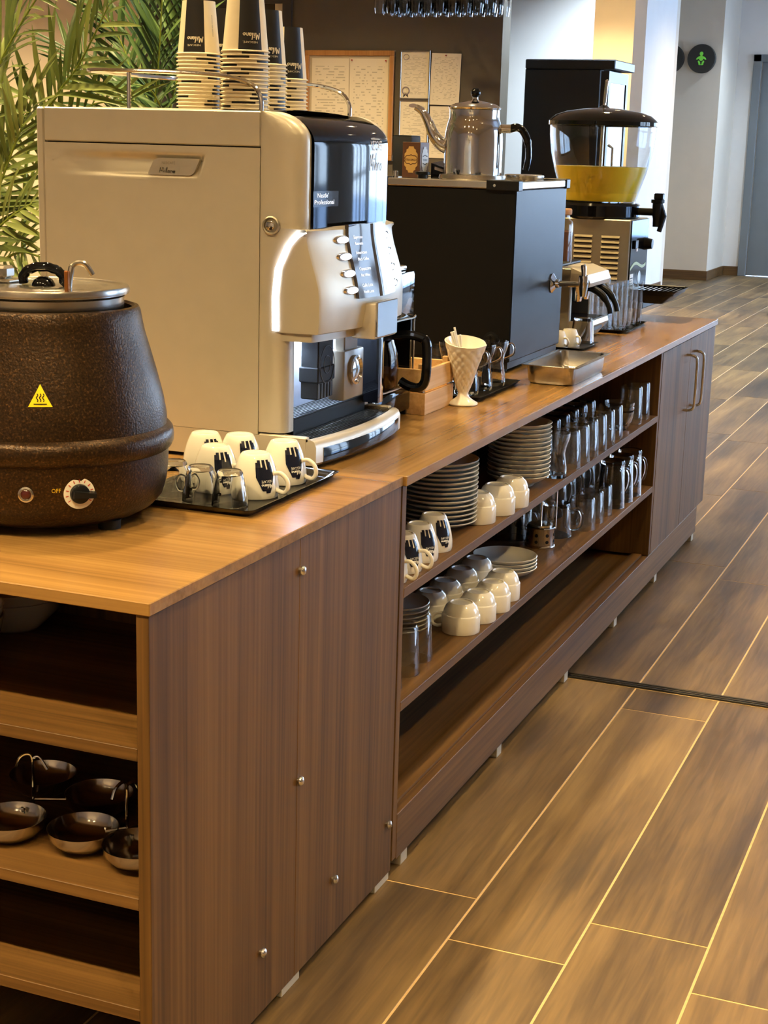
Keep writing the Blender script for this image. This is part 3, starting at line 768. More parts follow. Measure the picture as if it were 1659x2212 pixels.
part('menu_lettering', tb, M['lcd_text'], menu, smooth=0)
for yb2 in (0.897, 1.093):
    for z in (1.117, 1.089, 1.061, 1.033):
        x = pod_x(yb2, z); sgn = 1 if yb2 < YC else -1
        n_ = 20; rim = MB(); rows = []
        for rr, off in ((1.0, 0.0), (0.92, 0.0035), (0.78, 0.004)):
            rows.append([(pod_x(yb2 + 0.0225 * rr * math.cos(2 * PI * k / n_), z) + off, yb2 + 0.0225 * rr * math.cos(2 * PI * k / n_), z + 0.0075 * rr * math.sin(2 * PI * k / n_)) for k in range(n_)])
        rim.loft(rows, closed=True)
        bt = part('drink_button', rim, M['chrome'], pod, label='oval chrome-rimmed lit button')
        rows2 = [[(pod_x(yb2 + sgn * 0.004 + 0.016 * rr * math.cos(2 * PI * k / n_), z) + off, yb2 + sgn * 0.004 + 0.016 * rr * math.cos(2 * PI * k / n_), z + 0.0056 * rr * math.sin(2 * PI * k / n_)) for k in range(n_)] for rr, off in ((1.0, 0.003), (0.6, 0.006), (0.05, 0.0068))]
        part('button_light', MB().loft(rows2, closed=True, cap1=True), M['led'], bt)
# spout cover under the menu
sc_ = part('spout_cover', MB().box(-0.150, -0.104, 0.945, 1.045, 0.945, 1.008, bev=0.004, seg=2), M['silver_paint'], pod)
part('chrome_trim', MB().box(-0.1055, -0.1015, 0.948, 1.042, 0.948, 1.010, bev=0.0015), M['chrome'], sc_)
# niche
part('niche_back', MB().box(-0.264, -0.2585, YN + 0.036, YF - 0.036, 0.795, 0.96), plain('niche_steel', srgb(206, 212, 226), 0.30, 0.55, var=0.05, scale=60), cm)
part('niche_lamp', MB().box(-0.252, -0.240, YN + 0.06, YF - 0.06, 0.9460, 0.9495), M['led_bright'], cm, label='white niche light')
nz = part('nozzle_block', MB().box(-0.224, -0.190, 0.898, 0.962, 0.838, 0.945, bev=0.002).box(-0.222, -0.198, 0.905, 0.955, 0.944, 0.955).box(-0.226, -0.188, 0.894, 0.966, 0.868, 0.895, bev=0.002), M['rubber'], cm, label='black nozzle block')
rg = MB()
for rr in (0.030, 0.014):
    rg.tube([(-0.1875, 0.930 + rr * math.cos(2 * PI * k / 28), 0.898 + 1.1 * rr * math.sin(2 * PI * k / 28)) for k in range(28)], 0.0008, 6, closed=True)
for yy in (0.90, 0.912, 0.925, 0.938, 0.95): rg.box(-0.1905, -0.1885, yy - 0.002, yy + 0.002, 0.840, 0.866)
part('nozzle_rings', rg, plain('dark_grey_plastic', srgb(60, 60, 62), 0.4), nz)
mm = part('milk_module', MB().box(-0.21, -0.178, 0.985, 1.075, 0.825, 0.915, bev=0.004, seg=2).box(-0.205, -0.185, 1.0, 1.06, 0.91, 0.952, bev=0.002), plain('clear_grey_plastic', srgb(150, 138, 118), 0.25), cm)
part('porthole', MB().lathe([(0.026, 0.0), (0.027, 0.006), (0.023, 0.008), (0.020, 0.004), (0.0, 0.010)], (-0.178, 1.028, 0.878), 28, axis='x'), M['chrome'], mm, label='round chrome window')
part('niche_wall', MB().box(-0.256, -0.176, YF - 0.048, YF - 0.038, 0.80, 0.955), M['gloss_black'], cm)
part('niche_post', MB().box(-0.2, -0.182, YF - 0.036, YF - 0.004, 0.795, 0.962, bev=0.004, seg=2), M['chrome'], cm)
nl = bpy.data.lights.new('niche_light', 'AREA'); nl.shape = 'RECTANGLE'; nl.size = 0.012; nl.size_y = 0.28; nl.energy = 1.6; nl.color = (0.55, 0.72, 1.0)
no = bpy.data.objects.new('niche_light', nl); COL.objects.link(no); no.location = (-0.247, YC, 0.944); no.rotation_euler = (0, 0.35, 0)
# drip trays
part('upper_tray', MB().box(-0.262, -0.2075, YN + 0.036, YF - 0.036, 0.775, 0.812, bev=0.001), M['black'], cm)
sl = MB().box(-0.0012, 0.0012, 0, 0.30, 0, 0.003)
for k in range(8):
    o = part('grille_bar', MB().box(-0.257 + k * 0.0066, -0.2538 + k * 0.0066, YN + 0.04, YF - 0.04, 0.812, 0.8145), M['black_matt'], cm)
def bow(y): return -0.150 + 0.022 * (1 - ((y - YC) / 0.205) ** 2)
ys = [YN + i * (YF - YN) / 16 for i in range(17)]
base_rows = []
for off, z in ((-0.006, 0.742), (0.0, 0.747), (0.0, 0.774), (-0.004, 0.783), (-0.010, 0.786), (-0.016, 0.7865), (-0.0165, 0.782)):
    base_rows.append([(-0.22, YN + 0.001, z)] + [(bow(y) + off, min(max(y, YN + 0.001), YF - 0.001), z) for y in ys] + [(-0.22, YF - 0.001, z)])
dt = part('drip_tray', MB().loft(base_rows, cap0=True), M['silver_paint'], cm, smooth=40)
part('drip_well', MB().box(-0.215, -0.1655, YN + 0.014, YF - 0.014, 0.768, 0.780), M['black'], dt)
part('tray_end', MB().box(-0.256, -0.166, YN, YN + 0.014, 0.742, 0.7895, bev=0.002), M['silver_paint'], dt)
part('tray_end', MB().box(-0.256, -0.166, YF - 0.014, YF, 0.742, 0.7895, bev=0.002), M['silver_paint'], dt)
fi = MB(); yi = [YN + 0.022 + i * (YF - YN - 0.044) / 16 for i in range(17)]
fi.loft([[(bow(y) + o2, y, z) for y in yi] for o2, z in ((-0.004, 0.7415), (0.0008, 0.747), (0.0008, 0.7705), (-0.002, 0.7745))])
part('dark_inset', fi, M['gloss_black'], dt, label='glossy dark front inset')
for k in range(10):
    x0 = -0.2105 + k * 0.0062
    part('grille_bar', MB().box(x0, x0 + 0.0022, YN + 0.014 + max(0, (k - 7) * 0.02), YF - 0.014 - max(0, (k - 7) * 0.02), 0.7815, 0.7845), M['steel'], dt)
for x in (-0.66, -0.2):
    for y in (YN + 0.04, YF - 0.04):
        part('foot', MB().lathe([(0.0, TOP), (0.02, TOP), (0.018, 0.7445), (0.0, 0.7445)], (x, y, 0), 20), M['rubber'], cm)
part('base_plate', MB().box(-0.685, -0.22, YN + 0.0005, YF - 0.0005, 0.742, 0.7868), M['silver_paint'], cm)
# cup rail
R0 = 1.3235
rail = smooth_path([(-0.262, YN + 0.012, R0), (-0.263, YN + 0.012, R0 + 0.022), (-0.278, YN + 0.012, R0 + 0.042), (-0.312, YN + 0.012, R0 + 0.053), (-0.36, YN + 0.012, R0 + 0.058), (-0.45, YN + 0.012, R0 + 0.062), (-0.53, YN + 0.012, R0 + 0.063), (-0.585, YN + 0.02, R0 + 0.064), (-0.615, YN + 0.06, R0 + 0.064), (-0.62, YC, R0 + 0.064)], 6)
full = rail + [Vector(mir(p)) for p in reversed(rail[:-1])]
rl = part('cup_rail', MB().tube(full, 0.0038, 10), M['chrome'], cm, label='chrome cup rail')
for p in ((-0.512, YN + 0.012), (-0.512, YF - 0.012)):
    part('rail_post', MB().tube([(p[0], p[1], R0), (p[0], p[1], R0 + 0.062)], 0.0036, 10), M['chrome'], rl)
# ------------------------------------------------------------------ paper cups, stacked upside down on the machine
CH, CR, CB_ = 0.093, 0.040, 0.0295
def cup_r(t): return CR - 0.002 + (CB_ - CR + 0.002) * t      # t 0 rim (down) .. 1 base (up)
def cup_mesh(phi, ci):
    b = MB(); n = 40
    prof = [(CR - 0.0038, 0.0028), (CR - 0.0020, 0.0), (CR + 0.0006, 0.0004), (CR + 0.0011, 0.0015), (CR - 0.0002, 0.0028), (cup_r(0.0), 0.0031)]
    b.lathe(prof, n=n)
    rows = [(cup_r(t), 0.0031 + (CH - 0.0031) * t) for t in (0.0, 1.0)]
    vs = []; 
    for r, z in rows: vs += [(r * math.cos(2 * PI * k / n), r * math.sin(2 * PI * k / n), z) for k in range(n)]
    b0 = len(b.v); b.v += vs
    for k in range(n):
        k2 = (k + 1) % n; a = (2 * PI * (k + .5) / n - phi + PI) % (2 * PI) - PI
        dark = abs(a) < 0.56 or abs(abs(a) - PI) < 0.56
        b.f.append((b0 + k, b0 + k2, b0 + n + k2, b0 + n + k)); b.m.append(1 if dark else 0)
    b.lathe([(cup_r(1.0), CH), (CB_ - 0.003, CH), (CB_ - 0.0035, CH - 0.006), (0, CH - 0.006)], n=n)
    return mesh('paper_cup', b, [M['paper_cup'], M['paper_black']], smooth=45)
def cup_print(phi, name_r=0.0005):
    b = MB()
    def fn(s, t):                      # s to the right seen upside down, t upward in the cup's own frame
        z = 0.0046 + (CH - 0.0046) * t; r = cup_r(t) + name_r; a = phi - s / r
        return (r * math.cos(a), r * math.sin(a), z)
    def up(s, t): return fn(s, t)
    # the cup stands on its rim, so the words read upside down
    inv = lambda s, t: fn(s, 0.30 - t)
    put_text(b, 'NESCAFÉ.', inv, 0.05, -0.012, 0.165, width=0.026)
    put_script(b, lambda s, t: fn(s, 0.30 - t), -0.0155, 0.015, 0.115, 0.09, xs=0.135)
    return mesh('cup_lettering', b, M['paper_cup'], smooth=0)
def warn_print(phi):
    b = MB()
    def fn(s, t):
        z = 0.0046 + (CH - 0.0046) * (0.3 + s / 0.09); r = cup_r(0.5) + 0.0006; a = phi + t / r
        rr = cup_r(0.3 + s / 0.09) + 0.0005
        return (rr * math.cos(a), rr * math.sin(a), z)
    put_text(b, 'CAUTION: HOT CONTENTS', fn, 0.0032, 0, 0, width=0.038)
    return mesh('cup_warning', b, M['paper_black'], smooth=0)
random.seed(21)
MESH_CUPS = [cup_mesh(random.uniform(0, PI), k) for k in range(9)]
ztop = 1.3265
for (sx, sy, n, phi, where) in ((-0.505, 1.045, 16, -1.30, 'leftmost stack'), (-0.312, 0.852, 15, -0.85, 'second stack from left'),
                                (-0.355, 1.010, 13, -0.75, 'third stack from left'), (-0.370, 1.130, 10, -0.70, 'rightmost stack'),
                                (-0.507, 1.137, 15, -1.10, 'half-hidden middle stack')):
    pitch = 0.0066
    for k in range(n):
        top = k == n - 1
        me = cup_mesh(phi, 0) if top else MESH_CUPS[random.randrange(9)]
        o = bpy.data.objects.new('paper_cup', me); COL.objects.link(o)
        o.location = (sx, sy, ztop + k * pitch)
        if not top: o.rotation_euler = (0, 0, random.uniform(0, 6.28))
        tag(o, ('topmost paper cup with black printed band, %s on coffee machine' % where) if top else
            ('paper cup, %s from bottom, %s on coffee machine' % (ORD[k] if k else 'first', where)), 'paper cup', 'paper cups stacked on the coffee machine')
        if top:
            c = bpy.data.objects.new('printed_lettering', cup_print(phi)); COL.objects.link(c); c.parent = o
            if where.startswith('left'):
                c = bpy.data.objects.new('printed_warning', warn_print(phi + 0.98)); COL.objects.link(c); c.parent = o
# ------------------------------------------------------------------ soup kettle
KX, KY = -0.365, 0.33
kt = thing('soup_kettle', 'round bronze hammered soup kettle with steel lid, at the near end of the worktop', 'soup kettle', (KX, KY, TOP))
prof = [(0.0, 0.742), (0.118, 0.742), (0.136, 0.746), (0.154, 0.756), (0.166, 0.770), (0.172, 0.79), (0.1745, 0.81), (0.1755, 0.838), (0.1795, 0.841), (0.1828, 0.848), (0.1835, 0.857), (0.182, 0.866), (0.178, 0.871), (0.1735, 0.874),
        (0.1725, 0.890), (0.1685, 0.912), (0.160, 0.945), (0.150, 0.980), (0.1425, 1.005), (0.1385, 1.024), (0.1365, 1.036), (0.1335, 1.042), (0.128, 1.0435), (0.124, 1.040), (0.123, 1.02), (0.0, 1.02)]
kb = part('body', MB().lathe(prof, (KX, KY, 0), 96), M['kettle_bronze'], kt, smooth=40)
part('inner_pot', MB().lathe([(0.108, 1.01), (0.112, 1.03), (0.1135, 1.056), (0.1175, 1.0595), (0.1175, 1.062), (0.110, 1.062), (0.10, 1.04)], (KX, KY, 0), 72), M['steel'], kt)
ld = part('lid', MB().lathe([(0.114, 1.0615), (0.1205, 1.0605), (0.1215, 1.066), (0.1195, 1.0705), (0.112, 1.0715), (0.108, 1.0690), (0.085, 1.0675), (0.08, 1.0695), (0.0, 1.0705)], (KX, KY, 0), 72), M['steel'], kt)
hp = []
for k in range(25):
    a = PI * (-0.12 + 1.24 * k / 24); wob = 1 + 0.03 * math.sin(k * 1.9)
    hp.append((KX + 0.008 + 0.029 * math.cos(a) * wob, KY - 0.012 + 0.008 * math.cos(a), 1.079 + 0.0175 * math.sin(a) * wob))
hd = part('lid_handle', MB().tube(hp, [0.0068] * 25, 12), M['gloss_black'], ld, label='black ring handle')
part('handle_base', MB().lathe([(0.0, 0.014), (0.007, 0.013), (0.013, 0.009), (0.016, 0.004), (0.017, 0.0), (0.0, 0.0)], (KX + 0.008, KY - 0.012, 1.0695), 24), M['gloss_black'], hd)
# ladle hook and hinge on the lid
part('ladle_grip', MB().tube(smooth_path([(KX + 0.082, KY - 0.062, 1.066), (KX + 0.0825, KY - 0.06, 1.085), (KX + 0.084, KY - 0.056, 1.103)], 5), [0.0045] * 11, 10).tube(smooth_path([(KX + 0.084, KY - 0.056, 1.103), (KX + 0.088, KY - 0.052, 1.1075), (KX + 0.098, KY - 0.045, 1.1065), (KX + 0.106, KY - 0.039, 1.092)], 5), 0.0042, 10), M['steel'], kt, label='steel ladle hook')
part('ladle_inlay', MB().box(KX + 0.079, KX + 0.0855, KY - 0.0685, KY - 0.063, 1.070, 1.098, bev=0.001), M['amber'], kt)
part('lid_hinge', MB().box(KX - 0.115, KX - 0.045, KY - 0.02, KY + 0.012, 1.070, 1.076, bev=0.002).box(KX - 0.10, KX - 0.052, KY - 0.018, KY + 0.008, 1.076, 1.094, bev=0.004), M['steel'], kt)
for a in (-15, 75, 165, 255):
    part('foot', MB().lathe([(0.0, TOP), (0.016, TOP), (0.017, 0.748), (0.0, 0.748)], (KX + 0.128 * math.cos(math.radians(a)), KY + 0.128 * math.sin(math.radians(a)), 0), 16), M['rubber'], kt)
# front of the kettle faces the camera side
def kr(z):
    for (r0, z0), (r1, z1) in zip(prof[:-1], prof[1:]):
        if z0 < z1 and z0 <= z <= z1: return r0 + (r1 - r0) * (z - z0) / (z1 - z0)
    return 0.17
KA = math.radians(-60.0)
def on_k(off):
    def fn(s, t):
        r = kr(t) + off; a = KA + s / 0.17
        return (KX + r * math.cos(a), KY + r * math.sin(a), t)
    return fn
f0 = on_k(0.0009); f1 = on_k(0.0014)
ts = MB(); N = 8
for i in range(N):
    z0, z1 = 0.9215 + 0.030 * i / N, 0.9215 + 0.030 * (i + 1) / N; w0, w1 = 0.0165 * (1 - i / N), 0.0165 * (1 - (i + 1) / N)
    ts.add([f0(0.004 - w0, z0), f0(0.004 + w0, z0), f0(0.004 + w1, z1), f0(0.004 - w1, z1)], [(0, 1, 2, 3)])
tri = part('warning_sticker', ts, M['yellow'], kb, label='yellow hot surface sticker')
wv = MB()
def strip2(mb_, pts, w, fn):
    for (a, b_), (c, d_) in zip(pts[:-1], pts[1:]):
        L = math.hypot(c - a, d_ - b_) or 1; nx, ny = -(d_ - b_) / L * w / 2, (c - a) / L * w / 2
        mb_.add([fn(a + nx, b_ + ny), fn(a - nx, b_ - ny), fn(c - nx, d_ - ny), fn(c + nx, d_ + ny)], [(0, 1, 2, 3)])
for k in (-1, 0, 1):
    strip2(wv, [(0.004 + k * 0.0042 + 0.0012 * math.sin(j * 1.2), 0.9285 + j * 0.0013) for j in range(9)], 0.0013, f1)
strip2(wv, [(-0.005, 0.9252), (0.013, 0.9252)], 0.0013, f1)
part('heat_waves', wv, M['black'], tri, smooth=0)
# control dial
def lathe_on(mb_, prof_, s, z, n=36):
    r = kr(z); a = KA + s / 0.17; c = Vector((KX + r * math.cos(a), KY + r * math.sin(a), z)); nrm = Vector((math.cos(a), math.sin(a), 0)); tan = Vector((-math.sin(a), math.cos(a), 0)); up = Vector((0, 0, 1))
    rows = [[c + nrm * h + (tan * math.cos(2 * PI * k / n) + up * math.sin(2 * PI * k / n)) * q for k in range(n)] for q, h in prof_]
    mb_.loft(rows, closed=True, cap1=True); return c, nrm, tan, up
sd, zd = 0.053, 0.802
dial = MB(); c, nrm, tan, up = lathe_on(dial, [(0.0215, -0.002), (0.0215, 0.0012), (0.0145, 0.0014)], sd, zd)
dl = part('dial_plate', dial, M['dial_white'], kb, label='white dial ring')
tk = MB()
for k in range(11):
    a = math.radians(215 - k * 25); d1 = tan * math.cos(a) + up * math.sin(a); d2 = nrm.cross(d1) * 0.0006
    p1, p2 = c + nrm * 0.0019 + d1 * 0.0155, c + nrm * 0.0019 + d1 * 0.0195
    tk.add([p1 + d2, p1 - d2, p2 - d2, p2 + d2], [(0, 1, 2, 3)])
part('dial_ticks', tk, M['red_print'], dl, smooth=0)
kn = MB(); lathe_on(kn, [(0.0135, 0.001), (0.013, 0.008), (0.0115, 0.009)], sd, zd)
dr = (tan * math.cos(-0.1) + up * math.sin(-0.1)); pr = nrm.cross(dr)
ptr = []
for h, w_, e in ((0.002, 0.0055, 0.0225), (0.016, 0.0045, 0.020)):
    ptr.append([c + nrm * h + dr * q + pr * w2 for q, w2 in ((-0.011, -w_), (e, -w_ * 0.7), (e, w_ * 0.7), (-0.011, w_))])
kn.loft(ptr, closed=True, cap1=True)
part('dial_knob', kn, M['black'], dl, label='black pointer knob')
tb = MB(); put_text(tb, 'OFF', on_k(0.0012), 0.0085, 0.016, 0.8045, width=0.0125)
part('dial_lettering', tb, M['yellow_print'], kb, smooth=0)
lm = MB(); lathe_on(lm, [(0.0108, 0.0), (0.0108, 0.003), (0.0085, 0.004), (0.0082, 0.002)], -0.017, 0.8025)
pl = part('pilot_lamp', lm, M['steel'], kb, label='round pilot lamp')
l2 = MB(); lathe_on(l2, [(0.008, 0.001), (0.006, 0.0035), (0.003, 0.0045)], -0.017, 0.8025)
part('lamp_lens', l2, M['red_lens'], pl)

# ------------------------------------------------------------------ mugs and small glass cups on the black tray
def rounded_tray(name, x0, x1, y0, y1, z, h, mats, label, cat, group=None, rz=0.0, lip=0.006, wall=0.002):
    cx, cy = (x0 + x1) / 2, (y0 + y1) / 2
    def ring(ins, zz, r):
        return [(p[0], p[1], zz) for p in rpoly([(x0 + ins, y0 + ins), (x1 - ins, y0 + ins), (x1 - ins, y1 - ins), (x0 + ins, y1 - ins)], max(r, 0.002), 4)]
    rows = [ring(lip * 1.6, z, 0.012), ring(0.0, z + h, 0.012), ring(-lip * 0.4, z + h + 0.001, 0.014), ring(wall, z + h, 0.012), ring(lip * 1.6 + wall, z + wall, 0.012)]
    b_ = MB().loft(rows, closed=True, cap0=True, cap1=True)
    o = solo(name, b_, mats, label, cat, (cx, cy, z), group); o.rotation_euler = (0, 0, rz); return o
M['tray_black'] = plain('glossy_black_tray', srgb(26, 24, 22), 0.12, coat=0.5)
rounded_tray('serving_tray', -0.330, -0.088, 0.437, 0.765, TOP, 0.011, M['tray_black'], 'glossy black tray with five printed mugs beside the soup kettle', 'tray')
ZT = TOP + 0.0022
MUG_H = 0.068
mug_prof = [(0.036, 0.0), (0.0375, 0.006), (0.0372, 0.018), (0.0345, 0.034), (0.0300, 0.050), (0.0250, 0.062), (0.0222, 0.0668), (0.0208, MUG_H), (0.0185, MUG_H), (0.0175, MUG_H - 0.0022), (0.0, MUG_H - 0.0022)]
def mug_r(z):
    for (r0, z0), (r1, z1) in zip(mug_prof[:-1], mug_prof[1:]):
        if z0 <= z <= z1 and z1 > z0: return r0 + (r1 - r0) * (z - z0) / (z1 - z0)
    return 0.02
def make_mug(loc, label, group):
    r = thing('coffee_mug', label, 'mug', loc, group)
    L = Vector(loc)
    inner = [(0.0, MUG_H - 0.006), (0.018, MUG_H - 0.006), (0.023, 0.058), (0.0325, 0.03), (0.0345, 0.002), (0.036, 0.0)]
    part('mug_body', MB().lathe(inner + mug_prof[1:], loc, 40), M['white_china'], r, smooth=50)
    hp_ = smooth_path([(0.0335, 0, 0.038), (0.044, 0, 0.0385), (0.054, 0, 0.030), (0.0565, 0, 0.018), (0.051, 0, 0.009), (0.042, 0, 0.010), (0.0355, 0, 0.013)], 5)
    part('mug_handle', MB().tube([Vector(p) + L for p in hp_], 0.0036, 10), M['white_china'], r, smooth=60)
    # brush-stroke print: dark field with ragged upper end
    pb = MB(); n = 10; m = 14; ph = -0.62
    def fn(s, t, off=0.0006):
        rr = mug_r(t) + off; a = ph + s / 0.034
        return (L.x + rr * math.cos(a), L.y + rr * math.sin(a), L.z + t)
    for i in range(n):
        for j in range(m):
            def q(u, v):
                z = 0.010 + v * (0.0605 - 0.010); w = 0.0152 * min(1.0, 0.35 + 1.3 * v)
                return ((-0.002 + (u - 0.5) * 2 * w) + 0.003 * (1 - v), z)
            u0, u1, v0, v1 = i / n, (i + 1) / n, j / m, (j + 1) / m
            if j >= 10 and i in (3, 6) and (j - 10) >= (1 if i == 3 else 0): continue
            if j == 13 and i in (0, 9): continue
            if j == 0 and i < 4: continue
            pb.add([fn(*q(u0, v0)), fn(*q(u1, v0)), fn(*q(u1, v1)), fn(*q(u0, v1))], [(0, 1, 2, 3)])
    pr_ = part('printed_band', pb, M['navy'], r, label='navy brush-stroke print')
    tb_ = MB(); inv = lambda s, t: fn(-s + 0.0, 0.036 - t, 0.0010)
    inv2 = lambda s, t: fn(0.012 - s - 0.0005, 0.030 - t, 0.0010)
    put_text(tb_, 'NESCAFÉ', lambda s, t: fn(0.0105 - s, 0.030 - t, 0.0010), 0.006, 0.0, 0.0, width=0.018)
    put_script(tb_, lambda s, t: fn(0.0105 - s, 0.023 - t + 0.001, 0.0010), 0.0, 0.0, 0.006, 0.11, xs=1.6)
    part('mug_lettering', tb_, M['print_white'], pr_, smooth=0)
    return r
mug0 = make_mug((-0.150, 0.577, ZT), 'printed white mug nearest on the black tray, behind the right glass cup', 'printed mugs')
for x, y, rz, lab in ((-0.155, 0.690, 0.05, 'printed white mug at the far right end of the black tray'),
                      (-0.232, 0.600, -0.05, 'printed white mug in the middle of the black tray'),
                      (-0.243, 0.705, 0.02, 'printed white mug at the back of the black tray, centre of the far row'),
                      (-0.300, 0.690, 0.0, 'printed white mug on the black tray, half hidden by the soup kettle')):
    copy_thing(mug0, (x, y, ZT), rz, lab)
def make_glass_cup(loc, label, group):
    r = thing('glass_cup', label, 'glass cup', loc, group); L = Vector(loc)
    p = [(0.0, 0.046), (0.0165, 0.046), (0.0195, 0.04), (0.0245, 0.012), (0.0262, 0.0), (0.0282, 0.0), (0.0270, 0.016), (0.0222, 0.042), (0.0195, 0.051), (0.017, 0.054), (0.0, 0.053)]
    part('cup_body', MB().lathe(p, loc, 32), M['glass'], r, smooth=50)
    hp_ = smooth_path([(0.024, 0, 0.034), (0.033, 0, 0.036), (0.039, 0, 0.026), (0.035, 0, 0.014), (0.0265, 0, 0.013)], 5)
    part('cup_handle', MB().tube([Vector(q) + L for q in hp_], 0.0026, 8), M['glass'], r, smooth=60)
    return r
gc0 = make_glass_cup((-0.153, 0.497, ZT), 'small clear glass cup at the near right corner of the black tray', 'small glass cups')
gc0.rotation_euler = (0, 0, 2.7)
copy_thing(gc0, (-0.208, 0.505, ZT), 3.3, 'small clear glass cup second from the right at the tray front')
copy_thing(gc0, (-0.262, 0.520, ZT), 0.2, 'small clear glass cup touching the soup kettle on the black tray')

# ------------------------------------------------------------------ filter coffee maker behind the big machine
fm = thing('filter_coffee_maker', 'black filter coffee maker with glass jug, beside the wooden crate', 'coffee maker', (-0.32, 1.34, TOP))
part('tower', MB().box(-0.45, -0.345, 1.225, 1.44, 0.745, 1.025, bev=0.006, seg=2), M['gloss_black'], fm)
part('brew_head', MB().box(-0.45, -0.220, 1.225, 1.44, 0.93, 1.028, bev=0.007, seg=2), M['gloss_black'], fm)
part('top_lid', MB().box(-0.43, -0.235, 1.24, 1.43, 1.028, 1.038, bev=0.004, seg=2), M['steel'], fm)
part('hot_plate_base', MB().box(-0.45, -0.215, 1.225, 1.44, 0.745, 0.792, bev=0.006, seg=2), M['gloss_black'], fm)
part('chrome_surround', MB().tube(smooth_path([(-0.2185, 1.232, 0.81), (-0.2185, 1.232, 0.925), (-0.2185, 1.24, 0.932), (-0.2185, 1.425, 0.932), (-0.2185, 1.433, 0.925), (-0.2185, 1.433, 0.81), (-0.2185, 1.42, 0.797), (-0.2185, 1.245, 0.797)], 4, True), 0.0022, 6, closed=True), M['steel'], fm)
part('side_cheek', MB().box(-0.35, -0.225, 1.432, 1.44, 0.79, 0.932), M['gloss_black'], fm)
for x in (-0.43, -0.235):
    for y in (1.245, 1.42): part('foot', MB().box(x - .012, x + .012, y - .012, y + .012, TOP, 0.746), M['rubber'], fm)
jug = thing('glass_jug', 'glass coffee jug with black handle inside the filter coffee maker', 'coffee jug', (-0.272, 1.332, 0.7925))
J = (-0.272, 1.332, 0.7925)
part('jug_body', MB().lathe([(0.0, 0.003), (0.046, 0.003), (0.054, 0.012), (0.0565, 0.04), (0.054, 0.075), (0.046, 0.1), (0.043, 0.11), (0.045, 0.11), (0.048, 0.1), (0.056, 0.075), (0.0585, 0.04), (0.056, 0.01), (0.048, 0.0), (0.0, 0.0)], J, 32), M['smoke_glass'], jug, smooth=50)
part('jug_collar', MB().lathe([(0.0465, 0.104), (0.049, 0.104), (0.049, 0.122), (0.044, 0.125), (0.0, 0.126)], J, 32), M['black'], jug)
part('jug_handle', MB().tube(smooth_path([(-0.222, 1.332, 0.905), (-0.19, 1.332, 0.909), (-0.163, 1.332, 0.905), (-0.152, 1.332, 0.895), (-0.150, 1.332, 0.86), (-0.152, 1.332, 0.822), (-0.163, 1.332, 0.806), (-0.185, 1.332, 0.806), (-0.2055, 1.332, 0.815)], 5), 0.0095, 10), M['gloss_black'], jug, label='black loop handle')

# ------------------------------------------------------------------ wooden crate
cr = thing('wooden_crate', 'small pale wooden slat crate between the coffee jug and the white cone vase', 'crate', (-0.26, 1.50, TOP))
X0, X1, Y0, Y1 = -0.345, -0.181, 1.412, 1.585
for z0, z1 in ((TOP, TOP + 0.045), (TOP + 0.050, TOP + 0.094)):
    part('slat', MB().box(X1 - 0.008, X1, Y0, Y1, z0, z1, bev=0.0008), M['crate_wood'], cr)
    part('slat', MB().box(X0, X0 + 0.008, Y0, Y1, z0, z1, bev=0.0008), M['crate_wood'], cr)
    part('slat', MB().box(X0 + 0.008, X1 - 0.008, Y0, Y0 + 0.008, z0, z1, bev=0.0008), M['crate_wood'], cr)
    part('slat', MB().box(X0 + 0.008, X1 - 0.008, Y1 - 0.008, Y1, z0, z1, bev=0.0008), M['crate_wood'], cr)
for x in (X0 + 0.008, X1 - 0.02):
    for y in (Y0 + 0.008, Y1 - 0.02):
        part('corner_post', MB().box(x, x + 0.012, y, y + 0.012, TOP + 0.001, TOP + 0.104, bev=0.0008), M['crate_wood'], cr)
part('crate_floor', MB().box(X0 + 0.008, X1 - 0.008, Y0 + 0.008, Y1 - 0.008, TOP + 0.002, TOP + 0.007), M['crate_wood'], cr)

# ------------------------------------------------------------------ white ice-cream-cone vase with straws
vz = thing('cone_vase', 'white china vase shaped like a waffle cone, holding straws', 'vase', (-0.158, 1.585, TOP))
cxv, cyv = -0.158, 1.585
rows = []; NV = 120
for i in range(45):
    t = i / 44
    row = []
    for k in range(NV):
        a = 2 * PI * k / NV
        r = 0.0125 + 0.0315 * t ** 0.9
        top_cut = 0.009 * math.cos(a - 2.2)                     # slanted mouth
        z = TOP + 0.030 + t * (0.106 + top_cut)
        groove = 0.0017 * (abs(math.sin(6 * a + t * 16)) ** 0.35 + abs(math.sin(6 * a - t * 16)) ** 0.35 - 1.6) if 0.05 < t < 0.93 else 0
        fold = 0.004 * math.exp(-(((a + 0.45 - 0.5 * t + PI) % (2 * PI) - PI) / 0.16) ** 2) * t
        rr = r + groove + fold
        row.append((cxv + rr * math.cos(a), cyv + rr * math.sin(a), z))
    rows.append(row)
lip = [(cxv + (p[0] - cxv) * 0.93, cyv + (p[1] - cyv) * 0.93, p[2] + 0.0005) for p in rows[-1]]
inn = [(cxv + (p[0] - cxv) * 0.55, cyv + (p[1] - cyv) * 0.55, TOP + 0.09) for p in rows[-1]]
cone = part('cone_body', MB().loft(rows + [lip, inn], closed=True, cap1=True), M['white_china'], vz, smooth=40)
part('cone_foot', MB().lathe([(0.0, 0.0), (0.030, 0.0), (0.0325, 0.003), (0.0315, 0.006), (0.022, 0.011), (0.013, 0.018), (0.0112, 0.026), (0.0128, 0.031), (0.0, 0.031)], (cxv, cyv, TOP), 40), M['white_china'], vz, smooth=50)
